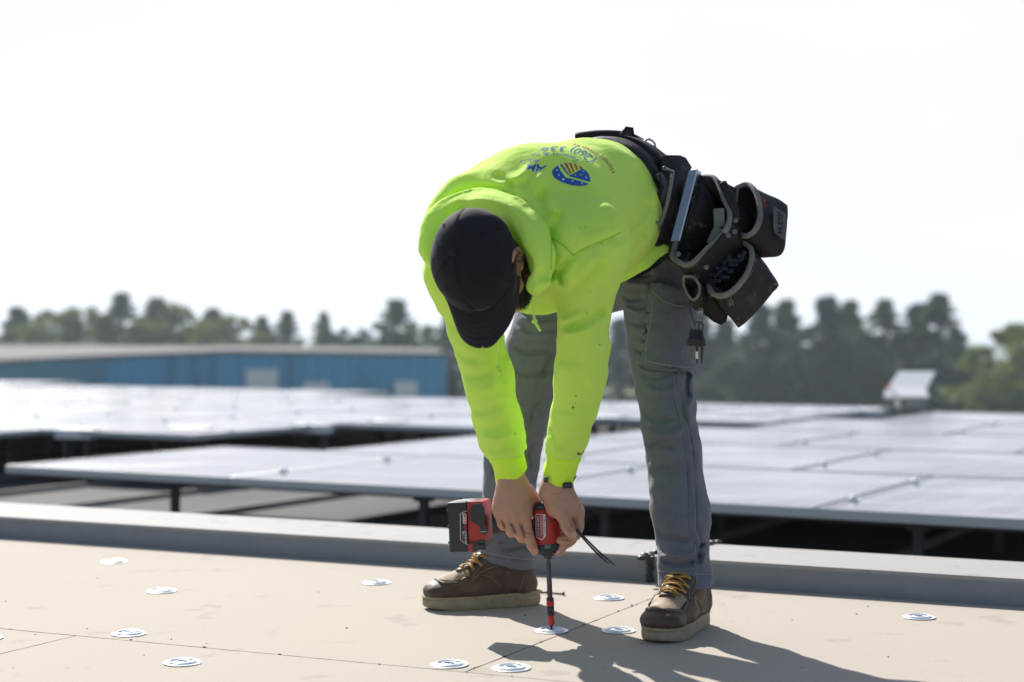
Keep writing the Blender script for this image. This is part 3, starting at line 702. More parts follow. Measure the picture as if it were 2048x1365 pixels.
# sleeves
Ls = [lS, W(1176, 570, 3.28), W(1170, 640, 3.30), W(1164, 712, 3.34), W(1153, 800, 3.41), W(1137, 870, 3.48), W(1127, 908, 3.515)]
hf.chain(Ls, [.087, .067, .060, .0575, .055, .049, .0430], .035)
Rs = [rS, W(944, 620, 3.50), W(962, 700, 3.51), W(984, 790, 3.53), W(1001, 860, 3.555), W(1011, 908, 3.57)]
hf.chain(Rs, [.072, .064, .061, .0565, .051, .0445], .035)
# hood: a thick roll round the back of the head with two more folds of cloth behind it
def roll(pts, rad, k=.012, **kw):
    P = spline([W(*p) for p in pts], 26); r_ = np.interp(np.linspace(0, 1, 26), np.linspace(0, 1, len(rad)), rad); hf.chain(P, r_, k, **kw)
roll([(876, 530, 3.27), (866, 500, 3.28), (871, 455, 3.31), (896, 416, 3.34), (946, 396, 3.33), (1005, 405, 3.27), (1052, 440, 3.21), (1078, 490, 3.17), (1082, 535, 3.16), (1068, 572, 3.17)],
     [.016, .026, .030, .026, .024, .027, .031, .032, .029, .016])
roll([(880, 490, 3.37), (888, 436, 3.40), (920, 392, 3.42), (975, 376, 3.40), (1040, 392, 3.34), (1082, 430, 3.27), (1100, 480, 3.22), (1098, 530, 3.21)], [.03, .04, .042, .042, .042, .038, .03, .022], .02)
roll([(925, 372, 3.46), (985, 352, 3.46), (1050, 352, 3.42), (1105, 400, 3.34)], [.022, .03, .03, .03], .03)
# hollow for the head under the hood
hf.ell(HC, (.106, .094, .125), .008, MH, op='s'); hf.cap(HC+A_*.05, HC+A_*.25, .10, .12, .01, op='s'); hf.cap(W(1030, 540, 3.10), W(1040, 525, 3.19), .036, .026, .01, op='s')
hf.plane(W(1127, 911, 3.518), (-.06, .2, -1), .006, lo=(.03, 3.42, .30), hi=(.20, 3.62, .50)); hf.plane(W(1012, 911, 3.57), (.10, .06, -1), .006, lo=(-.09, 3.45, .30), hi=(.03, 3.68, .50))
# waist and the lower edge in front
hf.plane((.194, 3.677, .94), (.50, .86, .04), .010)
hf.cap(W(1244, 545, 3.60), W(1290, 520, 3.60), .022, .020, .004, n=(.3, -.95, .1), fl=2.6); hf.cap(W(1290, 520, 3.60), W(1330, 500, 3.61), .020, .012, .004, n=(.3, -.95, .1), fl=2.6)
sleeves = lambda P: np.clip((.80-P[:, 2])/.08, 0, 1); hf.noise(.006, 9, 3); hf.noise(.0022, 24, 5); hf.noise(.0040, 1, 8, A=np.array([[16., 0, 9], [0, 16., 0], [-10, 0, 30]]), where=sleeves); hf.noise(.0020, 1, 9, A=np.array([[30., 0, -14], [0, 26., 0], [14, 0, 58]]), where=sleeves)
hf.creases([
    # folds of the hood
    ([(925, 377), (975, 376), (1030, 390), (1078, 428), (1098, 475), (1099, 530), (1085, 575)], .008, .0045), ([(872, 440), (905, 408), (960, 400), (1015, 412), (1050, 440)], .006, -.004),
    ([(880, 410), (925, 385), (985, 380), (1040, 405), (1070, 445)], .007, .007), ([(985, 350), (1012, 360), (1030, 378)], .006, .007), ([(1000, 365), (1040, 352), (1062, 330)], .008, -.006),
    ([(1092, 345), (1072, 365), (1066, 395)], .012, -.006), ([(1082, 375), (1088, 410), (1096, 440)], .010, .009), ([(1050, 358), (1062, 380), (1085, 410)], .009, .006),
    ([(1110, 398), (1108, 430)], .009, -.008), ([(1125, 420), (1112, 450), (1108, 490)], .012, .007),
    # shoulder and armhole
    ([(1103, 440), (1104, 480), (1100, 530), (1108, 575)], .006, .009), ([(1238, 466), (1215, 478), (1185, 490), (1160, 502), (1140, 515)], .0035, .0045),
    ([(1105, 478), (1125, 490), (1148, 512)], .0035, .004), ([(1148, 515), (1128, 530), (1122, 555), (1126, 575)], .006, .011), ([(1160, 515), (1146, 530), (1130, 560)], .008, -.006),
    ([(1112, 505), (1112, 535), (1122, 560)], .006, .008), ([(1200, 505), (1165, 540), (1135, 575)], .010, -.007), ([(1215, 520), (1180, 555), (1140, 590)], .009, .006),
    ([(1240, 480), (1222, 520), (1200, 560)], .014, -.006), ([(1300, 455), (1270, 490), (1240, 520)], .012, .008), ([(1290, 470), (1262, 490), (1238, 512)], .010, -.007), ([(1308, 400), (1290, 430), (1262, 462)], .014, .008),
    ([(1312, 370), (1300, 420), (1270, 470)], .012, -.006), ([(1150, 400), (1175, 430), (1185, 470)], .02, .005), ([(1205, 395), (1225, 440), (1228, 480)], .02, -.004),
    ([(1262, 330), (1285, 380), (1285, 430)], .018, .005),
    # left sleeve
    ([(1122, 655), (1150, 652), (1185, 636), (1215, 612)], .009, .009), ([(1120, 668), (1150, 668), (1190, 655)], .008, -.006), ([(1118, 640), (1140, 640), (1170, 622)], .008, -.005),
    ([(1116, 715), (1140, 722), (1170, 716)], .012, .005), ([(1112, 762), (1140, 770), (1180, 762)], .012, .004), ([(1106, 812), (1140, 820), (1175, 806)], .012, .005), ([(1100, 845), (1125, 856), (1165, 846)], .010, -.004),
    ([(1100, 870), (1106, 890), (1110, 915)], .006, -.007), ([(1210, 560), (1205, 620), (1196, 690)], .012, .004), ([(1150, 880), (1130, 895), (1112, 900)], .008, .004),
    # right sleeve
    ([(920, 745), (950, 752), (985, 744)], .010, .006), ([(930, 775), (955, 784), (995, 772)], .010, -.005), ([(935, 812), (965, 822), (1010, 806)], .010, .006), ([(948, 850), (980, 856), (1020, 842)], .009, .005),
    ([(960, 872), (990, 880), (1030, 868)], .008, -.005), ([(970, 895), (1000, 900), (1040, 885)], .008, .005), ([(915, 700), (930, 715), (960, 720)], .010, .006), ([(1008, 700), (1002, 735), (1010, 770)], .008, .005),
    # chest under the head
    ([(1060, 590), (1090, 570), (1122, 560)], .012, -.006), ([(1075, 560), (1095, 548), (1115, 540)], .010, .006),
])
hV, hQ = hf.mesh(); hV = relax(hV, hQ, 2)
hB = bvh_of(hV, hQ)

# ------------------------------------------------------------------ trousers
pf = Field((-.16, 3.5, .06), (.56, 4.12, 1.12), .0040)
pC = np.array([.315, 3.84, .925])
pf.cap(C[0]+(.02, .03, -.01), pC, .178, .172, 0, n=(.12, .2, .97), fl=1.18)
pf.ell(pC+(.005, .01, -.03), (.155, .135, .155), .04)
LH = [W(1312, 480, 3.80), W(1314, 560, 3.78), W(1317, 640, 3.76), W(1320, 730, 3.73), W(1331, 800, 3.70), W(1349, 900, 3.665), W(1358, 1000, 3.645), W(1367, 1090, 3.62), W(1371, 1190, 3.595)]
pf.chain(LH, [.100, .092, .083, .071, .066, .0665, .0640, .0630, .0645], .03)
RH = [W(1205, 500, 3.92), W(1120, 610, 3.93), W(1078, 700, 3.93), W(1046, 800, 3.93), W(1024, 900, 3.93), W(1017, 1000, 3.93), W(1014, 1060, 3.925), W(1014, 1160, 3.93)]
pf.chain(RH, [.105, .094, .082, .072, .0655, .064, .068, .0745], .03)
pf.cap(W(1260, 540, 3.86), W(1180, 560, 3.9), .09, .09, .05)
pf.plane(W(1371, 1166, 3.655), (0.10, 0, -1), .0, lo=(.27, 3.45, .05), hi=(.56, 3.80, .3))
pf.plane(W(1015, 1126, 3.94), (-.16, 0, -1), .0, lo=(-.16, 3.80, .05), hi=(.15, 4.1, .3))
pf.noise(.006, 11, 21); pf.noise(.0030, 1, 23, A=np.array([[12., 0, 12], [0, 12, 0], [-9, 0, 26.]])); pf.noise(.0022, 42, 29)
SEAM = [(1352, 745), (1357, 800), (1371, 860), (1380, 920), (1383, 980), (1386, 1030), (1387, 1060), (1395, 1085), (1392, 1120), (1388, 1166)]
pf.creases([
    ([(x-6, y) for x, y in SEAM], .0022, .0028), ([(x+6, y) for x, y in SEAM], .0022, .0028),
    ([(1304, 548), (1302, 600), (1298, 650), (1290, 690), (1285, 733), (1330, 742), (1382, 748)], 0.0032, 0.0043), 
    ([(1240, 590), (1262, 600), (1290, 596)], 0.0043, 0.0066), ([(1246, 612), (1275, 625), (1300, 618)], 0.0050, -0.0057), ([(1250, 640), (1280, 650), (1300, 642)], 0.0050, 0.0057), ([(1262, 690), (1280, 702), (1300, 700)], 0.0050, 0.0047),
    ([(1238, 545), (1270, 552), (1305, 548)], 0.0050, 0.0076), ([(1245, 565), (1280, 570), (1300, 566)], 0.0058, -0.0047), ([(1300, 520), (1340, 512), (1375, 530)], 0.0058, 0.0057),
    ([(1275, 745), (1310, 755), (1345, 748)], 0.0065, 0.0057), ([(1285, 770), (1320, 785), (1372, 770)], 0.0072, -0.0047), ([(1378, 740), (1372, 775), (1380, 800)], 0.0058, 0.0085), ([(1386, 790), (1376, 820), (1384, 850)], 0.0065, -0.0066),
    ([(1282, 820), (1315, 840), (1350, 836)], 0.0072, 0.0057), ([(1285, 862), (1330, 870), (1375, 855)], 0.0086, -0.0057), ([(1290, 905), (1320, 890), (1355, 900)], 0.0072, 0.0057), ([(1300, 950), (1340, 938), (1380, 950)], 0.0086, 0.0047),
    ([(1305, 1080), (1318, 1098), (1335, 1108)], 0.0050, 0.0095), ([(1310, 1062), (1345, 1078), (1385, 1082)], 0.0058, 0.0057), ([(1320, 1120), (1355, 1132), (1400, 1122)], 0.0050, 0.0076), ([(1322, 1104), (1360, 1112), (1405, 1100)], 0.0058, -0.0057),
    ([(1410, 1085), (1395, 1100), (1400, 1120)], 0.0043, 0.0085), ([(1412, 1105), (1405, 1130)], 0.0043, -0.0066), ([(1318, 1148), (1370, 1150), (1425, 1148)], 0.0018, 0.0033), ([(1320, 1010), (1350, 1030), (1390, 1025)], 0.0072, 0.0038),
    ([(1040, 620), (1075, 640), (1120, 632)], 0.0065, 0.0066), ([(1030, 655), (1060, 672), (1110, 668)], 0.0065, -0.0057), ([(1025, 690), (1055, 705), (1105, 700)], 0.0065, 0.0066), ([(1020, 730), (1050, 750), (1098, 742)], 0.0065, 0.0057),
    ([(1112, 700), (1095, 730), (1085, 760)], 0.0050, 0.0057), ([(1085, 800), (1065, 822), (1062, 850)], 0.0058, 0.0057), ([(975, 900), (990, 930), (985, 960)], 0.0050, 0.0057), ([(1070, 880), (1058, 910), (1062, 940)], 0.0043, 0.0047),
    ([(1000, 1105), (1040, 1095), (1068, 1100)], 0.0050, 0.0066), ([(985, 1085), (1010, 1092), (1040, 1082)], 0.0050, -0.0057), ([(958, 1108), (1010, 1118), (1068, 1122)], 0.0018, 0.0029),
])
pV, pQ = pf.mesh(); pV = relax(pV, pQ, 1); pB = bvh_of(pV, pQ)

# ------------------------------------------------------------------ body: one skin surface inside the clothes, head and hands outside them
bodyV, bodyQ = [], []; nb = 0
def addskin(V, Q):
    global nb
    bodyV.append(V); bodyQ.append(Q+nb); nb += len(V)
bf = Field((-.17, 3.1, .1), (.50, 4.1, 1.08), .009)
for a, b, ra, rb in ((C[0], C[1], .12, .12), (C[1], C[2], .12, .12), (C[2], C[3], .12, .08), (pC, C[0], .12, .12)): bf.cap(a, b, ra, rb, .03, n=(.12, .2, .97), fl=1.3)
bf.chain(LH[:-1], [.080, .07, .062, .052, .05, .05, .045, .042], .03); bf.chain(RH[:-1], [.08, .07, .06, .052, .05, .05, .045, .042], .03)
bf.chain(Ls, [.05, .035, .032, .03, .03, .028, .028], .02); bf.chain(Rs, [.045, .035, .032, .03, .03, .028, .028], .02)
bf.chain([C[3], W(1005, 500, 3.32), W(985, 530, 3.27)], [.075, .055, .055], .02)
V, Q = bf.mesh(); addskin(relax(V, Q, 2), Q)
# head
kf = Field(HC-.17, HC+.17, .003)
kf.ell(hd(-.010, 0, .000), (.085, .072, .086), 0, MH); hf_ = lambda f, l, a: hd(f-.010, l, a-.018)
kf.ell(hf_(.022, 0, -.045), (.068, .060, .082), .03, MH); kf.ell(hf_(.060, 0, -.098), (.028, .030, .022), .03, MH)
kf.cap(hf_(.03, .052, -.075), hf_(.062, .022, -.102), .022, .018, .02); kf.cap(hf_(.03, -.052, -.075), hf_(.062, -.022, -.102), .022, .018, .02)
kf.cap(hd(-.02, 0, -.06), hd(-.035, 0, -.15), .058, .058, .03)                 # neck
kf.cap(hf_(.088, 0, -.005), hf_(.106, 0, -.040), .007, .012, .012); kf.cap(hf_(.098, .012, -.043), hf_(.098, -.012, -.043), .007, .007, .006)   # nose
for s_ in (-1, 1):
    kf.ell(hf_(.083, s_*.031, -.004), (.012, .016, .011), .008, MH, op='s'); kf.ell(hf_(.074, s_*.031, -.004), (.0125, .0125, .0125), .002)
    kf.cap(hf_(.084, s_*.015, .012), hf_(.076, s_*.046, .012), .007, .006, .01); kf.cap(hf_(.07, s_*.045, -.03), hf_(.05, s_*.06, -.028), .012, .012, .02)
    # ear: outer rim, bowl, lobe
    e0 = [hd(.012, s_*.073, .012), hd(.004, s_*.084, .022), hd(-.012, s_*.090, .020), hd(-.022, s_*.091, .004), hd(-.020, s_*.087, -.014), hd(-.008, s_*.080, -.028), hd(.006, s_*.075, -.034)]
    kf.chain(spline(e0, 14), np.interp(np.linspace(0, 1, 14), [0, .4, .8, 1], [.004, .005, .0055, .0065]), .004); kf.cap(hd(-.002, s_*.077, .008), hd(-.006, s_*.076, -.018), .010, .008, .006)
    kf.ell(hd(.002, s_*.086, -.004), (.008, .006, .010), .003, MH, op='s'); kf.cap(hd(.010, s_*.076, -.008), hd(.011, s_*.077, -.014), .004, .004, .003)
kf.cap(hf_(.090, .018, -.066), hf_(.090, -.018, -.066), .006, .006, .006); kf.cap(hf_(.088, .016, -.075), hf_(.088, -.016, -.075), .0065, .0065, .006)
V, Q = kf.mesh(); headV, headQ = relax(V, Q, 1), Q; addskin(headV, headQ)

# hands (millimetre grid); pixel positions at the driver's depth
Z3 = 3.577
def h3(px, py, dy=0): return W(px, py, Z3+dy)
def zp(x, y, dy=0): return h3(970+x/6.827, 930+y/6.825, dy)                    # coordinates of the hand close-up
gf = Field(h3(975, 1120, -.075), h3(1110, 935, .09), .0016)
gf = Field(np.minimum(h3(975, 1125, -.075), h3(1115, 935, .09)), np.maximum(h3(975, 1125, -.075), h3(1115, 935, .09)), .0016)
# right hand: wrist, back of hand
gf.cap(zp(350, 60, -.01), zp(385, 300, -.012), .030, .027, 0, n=(0, 1, 0), fl=1.25)
gf.cap(zp(300, 380, -.012), zp(250, 560, -.018), .026, .024, .02); gf.cap(zp(385, 330, -.014), zp(370, 600, -.024), .028, .026, .02); gf.cap(zp(470, 380, -.010), zp(520, 640, -.022), .027, .022, .02)
gf.cap(zp(560, 420, .0), zp(640, 520, .006), .020, .016, .02)                       # thumb root, going behind the driver
gf.chain([zp(610, 440, .0), zp(690, 520, .025), zp(735, 590, .042)], [.018, .015, .011], .012)
gf.ell(zp(215, 620, -.018), (.014, .016, .020), .02)
# knuckles
for x, y, r_ in ((205, 640, .013), (300, 700, .0145), (410, 735, .015), (530, 700, .0145)): gf.ell(zp(x, y, -.032), (r_, r_*.75, r_), .010)
# fingers: index straight down the housing, the others curl round the grip
gf.chain([zp(530, 700, -.030), zp(585, 960, -.036), zp(640, 1100, -.034), zp(682, 1185, -.030)], [.0150, .0120, .0112, .0090], .005)
gf.ell(zp(585, 965, -.038), (.0122, .0120, .0110), .006)
gf.chain([zp(410, 740, -.030), zp(470, 930, -.040), zp(500, 995, -.030), zp(545, 1000, -.004)], [.0148, .0122, .0118, .0105], .004); gf.chain([zp(545, 1000, -.004), zp(540, 940, .018)], [.0105, .009], .004)
gf.chain([zp(300, 700, -.030), zp(345, 880, -.038), zp(360, 925, -.028), zp(400, 930, -.004)], [.0140, .0115, .0112, .0100], .004)
gf.chain([zp(205, 650, -.026), zp(225, 800, -.034), zp(245, 840, -.024), zp(285, 850, -.004)], [.0125, .0102, .0100, .0090], .004)
# tendons and veins
for a, b in (((370, 400), (310, 690)), ((385, 400), (410, 720)), ((410, 400), (520, 690))): gf.cap(zp(*a, -.036), zp(*b, -.044), .003, .0045, .010)
gf.noise(.0009, 90, 41)
gf.creases([([(1050, 1062), (1058, 1068), (1066, 1066)], .0012, .0018), ([(1050, 1070), (1058, 1075), (1068, 1072)], .0012, .0016), ([(1068, 1091), (1075, 1092)], .001, .0012),
            ([(1040, 1048), (1046, 1062), (1051, 1078)], .0022, .0045), ([(1020, 1045), (1026, 1056), (1034, 1070)], .0022, .004), ([(1002, 1040), (1008, 1050), (1012, 1058)], .002, .0035)])
rV, rQ = gf.mesh(); rV = relax(rV, rQ, 1); addskin(rV, rQ)
gl = Field(np.minimum(h3(1070, 1125, -.085), h3(1180, 935, .075)), np.maximum(h3(1070, 1125, -.085), h3(1180, 935, .075)), .0016)
# left hand: thumb side towards the camera
gl.cap(zp(985, 60, -.02), zp(955, 300, -.025), .030, .0255, 0, n=(0, 1, 0), fl=1.2)
gl.cap(zp(960, 330, -.028), zp(1010, 560, -.035), .028, .027, .02); gl.cap(zp(1060, 360, -.02), zp(1190, 620, -.026), .026, .024, .02); gl.cap(zp(900, 400, -.026), zp(960, 560, -.030), .018, .018, .02)
gl.ell(zp(830, 400, -.024), (.010, .012, .014), .014)
gl.ell(zp(1265, 650, -.020), (.013, .016, .016), .014); gl.ell(zp(1190, 560, -.034), (.016, .014, .018), .014)
# thumb
gl.chain([zp(1010, 560, -.045), zp(1110, 800, -.058), zp(1160, 900, -.058), zp(1212, 975, -.052)], [.0200, .0140, .0135, .0100], .008)
gl.ell(zp(1120, 830, -.060), (.0130, .012, .0120), .006)
# index folded down behind the thumb, to the nose of the driver
gl.chain([zp(1265, 660, -.022), zp(1285, 850, -.030), zp(1240, 960, -.034)], [.0140, .0118, .0112], .005); gl.chain([zp(1240, 965, -.034), zp(1130, 1020, -.034), zp(1025, 1030, -.030)], [.0108, .0102, .0090], .004)
gl.chain([zp(1250, 640, .0), zp(1270, 860, -.004), zp(1180, 1030, -.016), zp(1075, 1110, -.022), zp(1008, 1205, -.020)], [.0135, .012, .0112, .0105, .0082], .004)
gl.chain([zp(1220, 620, .022), zp(1235, 840, .026), zp(1140, 960, .030), zp(1010, 980, .038)], [.0130, .0115, .011, .009], .004)
gl.chain([zp(1170, 600, .036), zp(1180, 780, .046), zp(1090, 880, .048), zp(990, 890, .048)], [.0120, .0105, .010, .0085], .004)
gl.noise(.0009, 90, 43)
gl.creases([([(1128, 1050), (1137, 1056), (1146, 1053)], .0011, .0018), ([(1130, 1056), (1139, 1062), (1148, 1058)], .0011, .0016), ([(1138, 1027), (1141, 1040), (1146, 1055), (1155, 1066)], .0018, .004),
            ([(1140, 1035), (1147, 1040)], .0015, .002), ([(1100, 985), (1112, 988), (1128, 985)], .0012, .0012), ([(1125, 1079), (1140, 1081)], .0015, .003), ([(1114, 1082), (1118, 1086)], .001, .001)])
lV, lQ = gl.mesh(); lV = relax(lV, lQ, 1); addskin(lV, lQ); lHB = bvh_of(lV, lQ); rHB = bvh_of(rV, rQ)
person = fast_mesh("person", np.concatenate(bodyV), np.concatenate(bodyQ), M_skin, loc=(.2, 3.7, 0))
tag(person, "man in yellow-green hoodie, black cap and grey cargo trousers bending over a red driver", "person")
# nails
def nail(bvh, px, py, ax, w, l, name="fingernail"):
    mb = MB(); ax = np.array(ax, float); ax /= np.linalg.norm(ax); bx = np.array([-ax[1], ax[0]]); rows = []
    for i in range(7):
        t = i/6*2-1; wv = w*math.sqrt(max(.05, 1-max(0, t)**3*.8)); row = []
        for j in range(7):
            s_ = j/6*2-1; p = np.array([px, py])+ax*t*l+bx*s_*wv; q = hit(bvh, *p, .0008)
            row.append(q if q is not None else hit(bvh, px, py, .0008))
        rows.append(row)
    rows = np.array(rows); f = [(i*7+j, i*7+j+1, (i+1)*7+j+1, (i+1)*7+j) for i in range(6) for j in range(6)]
    mk(name, rows.reshape(-1, 3), f, M_nail, person)
try:
    nail(lHB, 970+1218/6.827, 930+955/6.825, (.5, .6), 5.2, 5.5); nail(rHB, 970+690/6.827, 930+1178/6.825, (.3, 1), 3.4, 4.5); nail(lHB, 970+1000/6.827, 930+1190/6.825, (-.4, 1), 2.8, 3.4)
except Exception as e: print("nail", e)
# hair and beard: short strands over a dark under-layer
def scalp(bounds, name, n, length, seed, M):
    r = np.random.default_rng(seed); mb = MB(); c = 0
    B = bvh_of(headV, headQ); out_v = []; out_f = []
    while c < n:
        f, l, a = bounds(r); o = hd(0, 0, -.02); d = Vector(hd(f, l, a)-o); d.normalize(); loc, nr, i, t = B.ray_cast(Vector(o)+d*.2, -d)
        c += 1
        if loc is None: continue
        if nr.dot(d) < 0: nr = -nr
        p = np.array(loc); nn = np.array(nr); g_ = Fw*.7-A_*.6+r.normal(0, .25, 3); q = p+nn*length*.55+g_*length*.5; e = np.cross(nn, g_); e /= np.linalg.norm(e)+1e-9
        b = len(out_v); out_v += [p-e*.0006, p+e*.0006, q]; out_f.append((b, b+1, b+2))
    return mk(name, out_v, out_f, M, person, smooth=False)
scalp(lambda r: (r.uniform(-.03, .075), r.choice([-1, 1])*r.uniform(.03, .08), r.uniform(-.115, -.05)), "beard", 11000, .010, 5, M_hair)
scalp(lambda r: (r.uniform(-.10, .0), r.uniform(-.08, .08), r.uniform(-.05, .03)), "hair", 4500, .012, 6, M_hair)
scalp(lambda r: (r.uniform(.075, .1), r.choice([-1, 1])*r.uniform(.016, .046), r.uniform(-.012, -.004)), "eyebrows", 260, .006, 7, M_hair)

hood_ob = fast_mesh("hoodie", hV, hQ, M_hoodie, person)
trou_ob = fast_mesh("trousers", pV, pQ, M_pants, person)
# cuffs: ribbed knit bands at the wrists
def cuff(c0, c1, r0, r1, skew, parent):
    mb = MB(); c0, c1 = np.array(c0), np.array(c1); T = (c1-c0)/np.linalg.norm(c1-c0); X = np.cross(T, (0, 1, 0)); X /= np.linalg.norm(X); Yv = np.cross(T, X); rings = []
    n = 72
    prof = [(-.12, .86), (0.0, 1.06), (.08, 1.03), (.2, .97), (.5, .97), (.8, 1.0), (.95, 1.01), (1.0, .985), (1.0, .90), (.85, .86)]
    for t, s_ in prof:
        ring = []
        for j in range(n):
            a = 2*math.pi*j/n; r_ = (r0+(r1-r0)*t)*s_+(.0007*math.cos(36*a) if .05 < t < 1 else 0)+.0015*math.sin(3*a+t*4)
            p = c0+T*(np.linalg.norm(c1-c0)*t)+X*math.cos(a)*r_+Yv*math.sin(a)*r_*.92; p = p+T*(skew*math.cos(a)*max(t, 0)); ring.append(p)
        rings.append(ring)
    mb.loft(rings, cap=False); return mb.build("cuff", M_rib_knit, parent, smooth=True)
cuff(W(1127, 908, 3.517), W(1116, 959, 3.552), .0375, .0348, .011, hood_ob)
cuff(W(1012, 908, 3.565), W(1025, 956, 3.575), .0385, .0375, -.012, hood_ob)
# drawstrings
def on_tube(name, bvh, pix, r, m, parent, off=.0008, n=40, seg=6, flat=1.0):
    P = on_surf(bvh, pix, off, n)
    if len(P) < 3: return None
    mb = MB(); mb.tube(P, r, seg, flat=flat); return mb.build(name, m, parent, smooth=True)
mb = MB(); P = spline([W(1067, 562, 3.155), W(1068, 590, 3.15), W(1067, 620, 3.15), W(1069, 642, 3.15)], 24); mb.tube(P, .0026, 8); mb.lathe([(.001, -.005), (.0055, -.003), (.006, .002), (.002, .005)], W(1069, 643, 3.15), 10)
mb.tube([W(1069, 643, 3.15), W(1075, 653, 3.15), W(1081, 663, 3.148)], [.0034, .003, .0022], 8); mb.build("drawstring", M_hoodie, hood_ob, smooth=True)
mb = MB(); P = spline([W(1000, 660, 3.22), W(998, 690, 3.25), W(996, 715, 3.26), W(996, 735, 3.27)], 24); mb.tube(P, .0026, 8); mb.lathe([(.001, -.005), (.0055, -.003), (.006, .002), (.002, .005)], W(996, 736, 3.27), 10)
mb.tube([W(996, 736, 3.27), W(999, 745, 3.268), W(1003, 754, 3.268)], [.0034, .003, .0022], 8); mb.build("drawstring", M_hoodie, hood_ob, smooth=True)
# seams of the hoodie, crease shade painted in as a darker green
M_seam = mat("seam_crease_shade", (.34, .60, .05), .9)
for nm, pix in (("seam", [(1240, 466), (1215, 478), (1185, 490), (1160, 502), (1143, 513)]), ("seam", [(1104, 477), (1125, 490), (1147, 511)]), ("seam", [(1102, 455), (1103, 490), (1102, 540)])):
    on_tube(nm, hB, pix, .0010, M_seam, hood_ob, .0000)

# ------------------------------------------------------------------ print on the back of the hoodie
def drape(name, polys, m, off=.0007, step=3.0, parent=None):
    """flat pixel polygons laid onto the cloth as a thin print"""
    bm = bmesh.new()
    for poly in polys:
        vs = [bm.verts.new((p[0], p[1], 0)) for p in poly]
        try: bm.faces.new(vs)
        except Exception: pass
    bmesh.ops.triangulate(bm, faces=bm.faces)
    for _ in range(5):
        es = [e for e in bm.edges if e.calc_length() > step]
        if not es: break
        bmesh.ops.subdivide_edges(bm, edges=es, cuts=1); bmesh.ops.triangulate(bm, faces=bm.faces)
    v = []; ok = []
    for q in bm.verts:
        h_ = hit(hB, q.co.x, q.co.y, off); ok.append(h_ is not None); v.append(h_ if h_ is not None else np.zeros(3))
    bm.verts.index_update(); f = []
    for k in bm.faces:
        ii = [q.index for q in k.verts]
        if all(ok[i] for i in ii):
            e = max(np.linalg.norm(v[ii[a]]-v[ii[a-1]]) for a in range(3))
            if e < .05: f.append(ii)
    bm.free(); us = sorted({i for q in f for i in q}); mp = {i: j for j, i in enumerate(us)}
    if f: return mk(name, [v[i] for i in us], [[mp[i] for i in q] for q in f], m, parent or hood_ob, smooth=True)
zl = lambda pts: [(1000+x/7.877, 250+y/7.877) for x, y in pts]
drape("print_emblem", [zl([(820, 770), (822, 730), (850, 690), (880, 662), (912, 645), (960, 735), (1035, 835), (1120, 850), (1260, 890), (1398, 932), (1345, 960), (1260, 968), (1150, 960), (1060, 938), (980, 910), (905, 872), (850, 830)]),
                zl([(945, 628), (972, 622), (1030, 700), (1095, 795), (1082, 806), (1010, 720)]),
                zl([(1092, 806), (1190, 752), (1300, 692), (1345, 720), (1395, 780), (1422, 845), (1418, 905), (1300, 872), (1180, 838), (1088, 816)])], M_print_blue)
drape("print_stripes", [zl([(1012, 606), (1048, 603), (1128, 770), (1108, 786)]), zl([(1085, 600), (1118, 601), (1172, 745), (1152, 760)]), zl([(1158, 611), (1190, 617), (1228, 706), (1208, 722)]), zl([(1238, 640), (1308, 688), (1265, 702)])], M_print_red)
def star(x, y, r): return zl([(x+r*(1 if i % 2 == 0 else .45)*math.cos(i*math.pi/5+.3), y+r*(1 if i % 2 == 0 else .45)*math.sin(i*math.pi/5+.3)*.75) for i in range(10)])
drape("print_stars", [star(897, 720, 20), star(930, 800, 20), star(995, 865, 30), star(1143, 888, 19), star(1288, 926, 19), star(1185, 798, 17), star(1270, 792, 17), star(1312, 742, 17), star(1355, 835, 17)], M_print_white, off=.0012)
def text_polys(s, ital=0.0, weight=0.0):
    cu = bpy.data.curves.new("t", 'FONT'); cu.body = s; cu.size = 1; cu.resolution_u = 2; cu.offset = weight; cu.shear = ital
    o = bpy.data.objects.new("t", cu); S.collection.objects.link(o); dg = bpy.context.evaluated_depsgraph_get(); me = bpy.data.meshes.new_from_object(o.evaluated_get(dg))
    v = [p.co.copy() for p in me.vertices]; f = [list(p.vertices) for p in me.polygons]; bpy.data.objects.remove(o); bpy.data.curves.remove(cu); bpy.data.meshes.remove(me)
    return v, f
def arc_text(name, s, base, top, m, ital=0.0, weight=.0, frac=1.0):
    """text between a base line and a cap line given in photo pixels"""
    v, f = text_polys(s, ital, weight); x0 = min(p.x for p in v); x1 = max(p.x for p in v); B = spline(base, 80); T = spline(top, 80)
    def mp(p):
        t = (p.x-x0)/(x1-x0)*frac*79; i = min(78, int(t)); q = t-i; b = B[i]*(1-q)+B[i+1]*q; tt = T[i]*(1-q)+T[i+1]*q; return tuple(b+(tt-b)*p.y/.70)
    P = [mp(p) for p in v]; return drape(name, [[P[i] for i in q] for q in f], m, step=2.5)
arc_text("print_text", "Honesty driven by", zl([(1822, 745), (1745, 620), (1660, 525), (1560, 452), (1450, 392), (1300, 332), (1150, 300)]), zl([(1750, 768), (1680, 660), (1595, 570), (1510, 505), (1415, 445), (1280, 374), (1150, 338)]), M_print_red)
arc_text("print_text", "(260) 336", zl([(1510, 560), (1430, 470), (1340, 405), (1230, 370), (1100, 352), (960, 345), (800, 345), (630, 370)]), zl([(1385, 615), (1320, 540), (1240, 488), (1150, 450), (1050, 425), (950, 418), (800, 415), (650, 425)]), M_print_blue, .1)
arc_text("print_text", "Commercial & In", zl([(1235, 565), (1180, 505), (1100, 472), (1000, 455), (900, 445), (700, 440), (500, 460)]), zl([(1160, 594), (1110, 548), (1060, 522), (972, 504), (880, 490), (700, 484), (510, 500)]), M_print_blue)
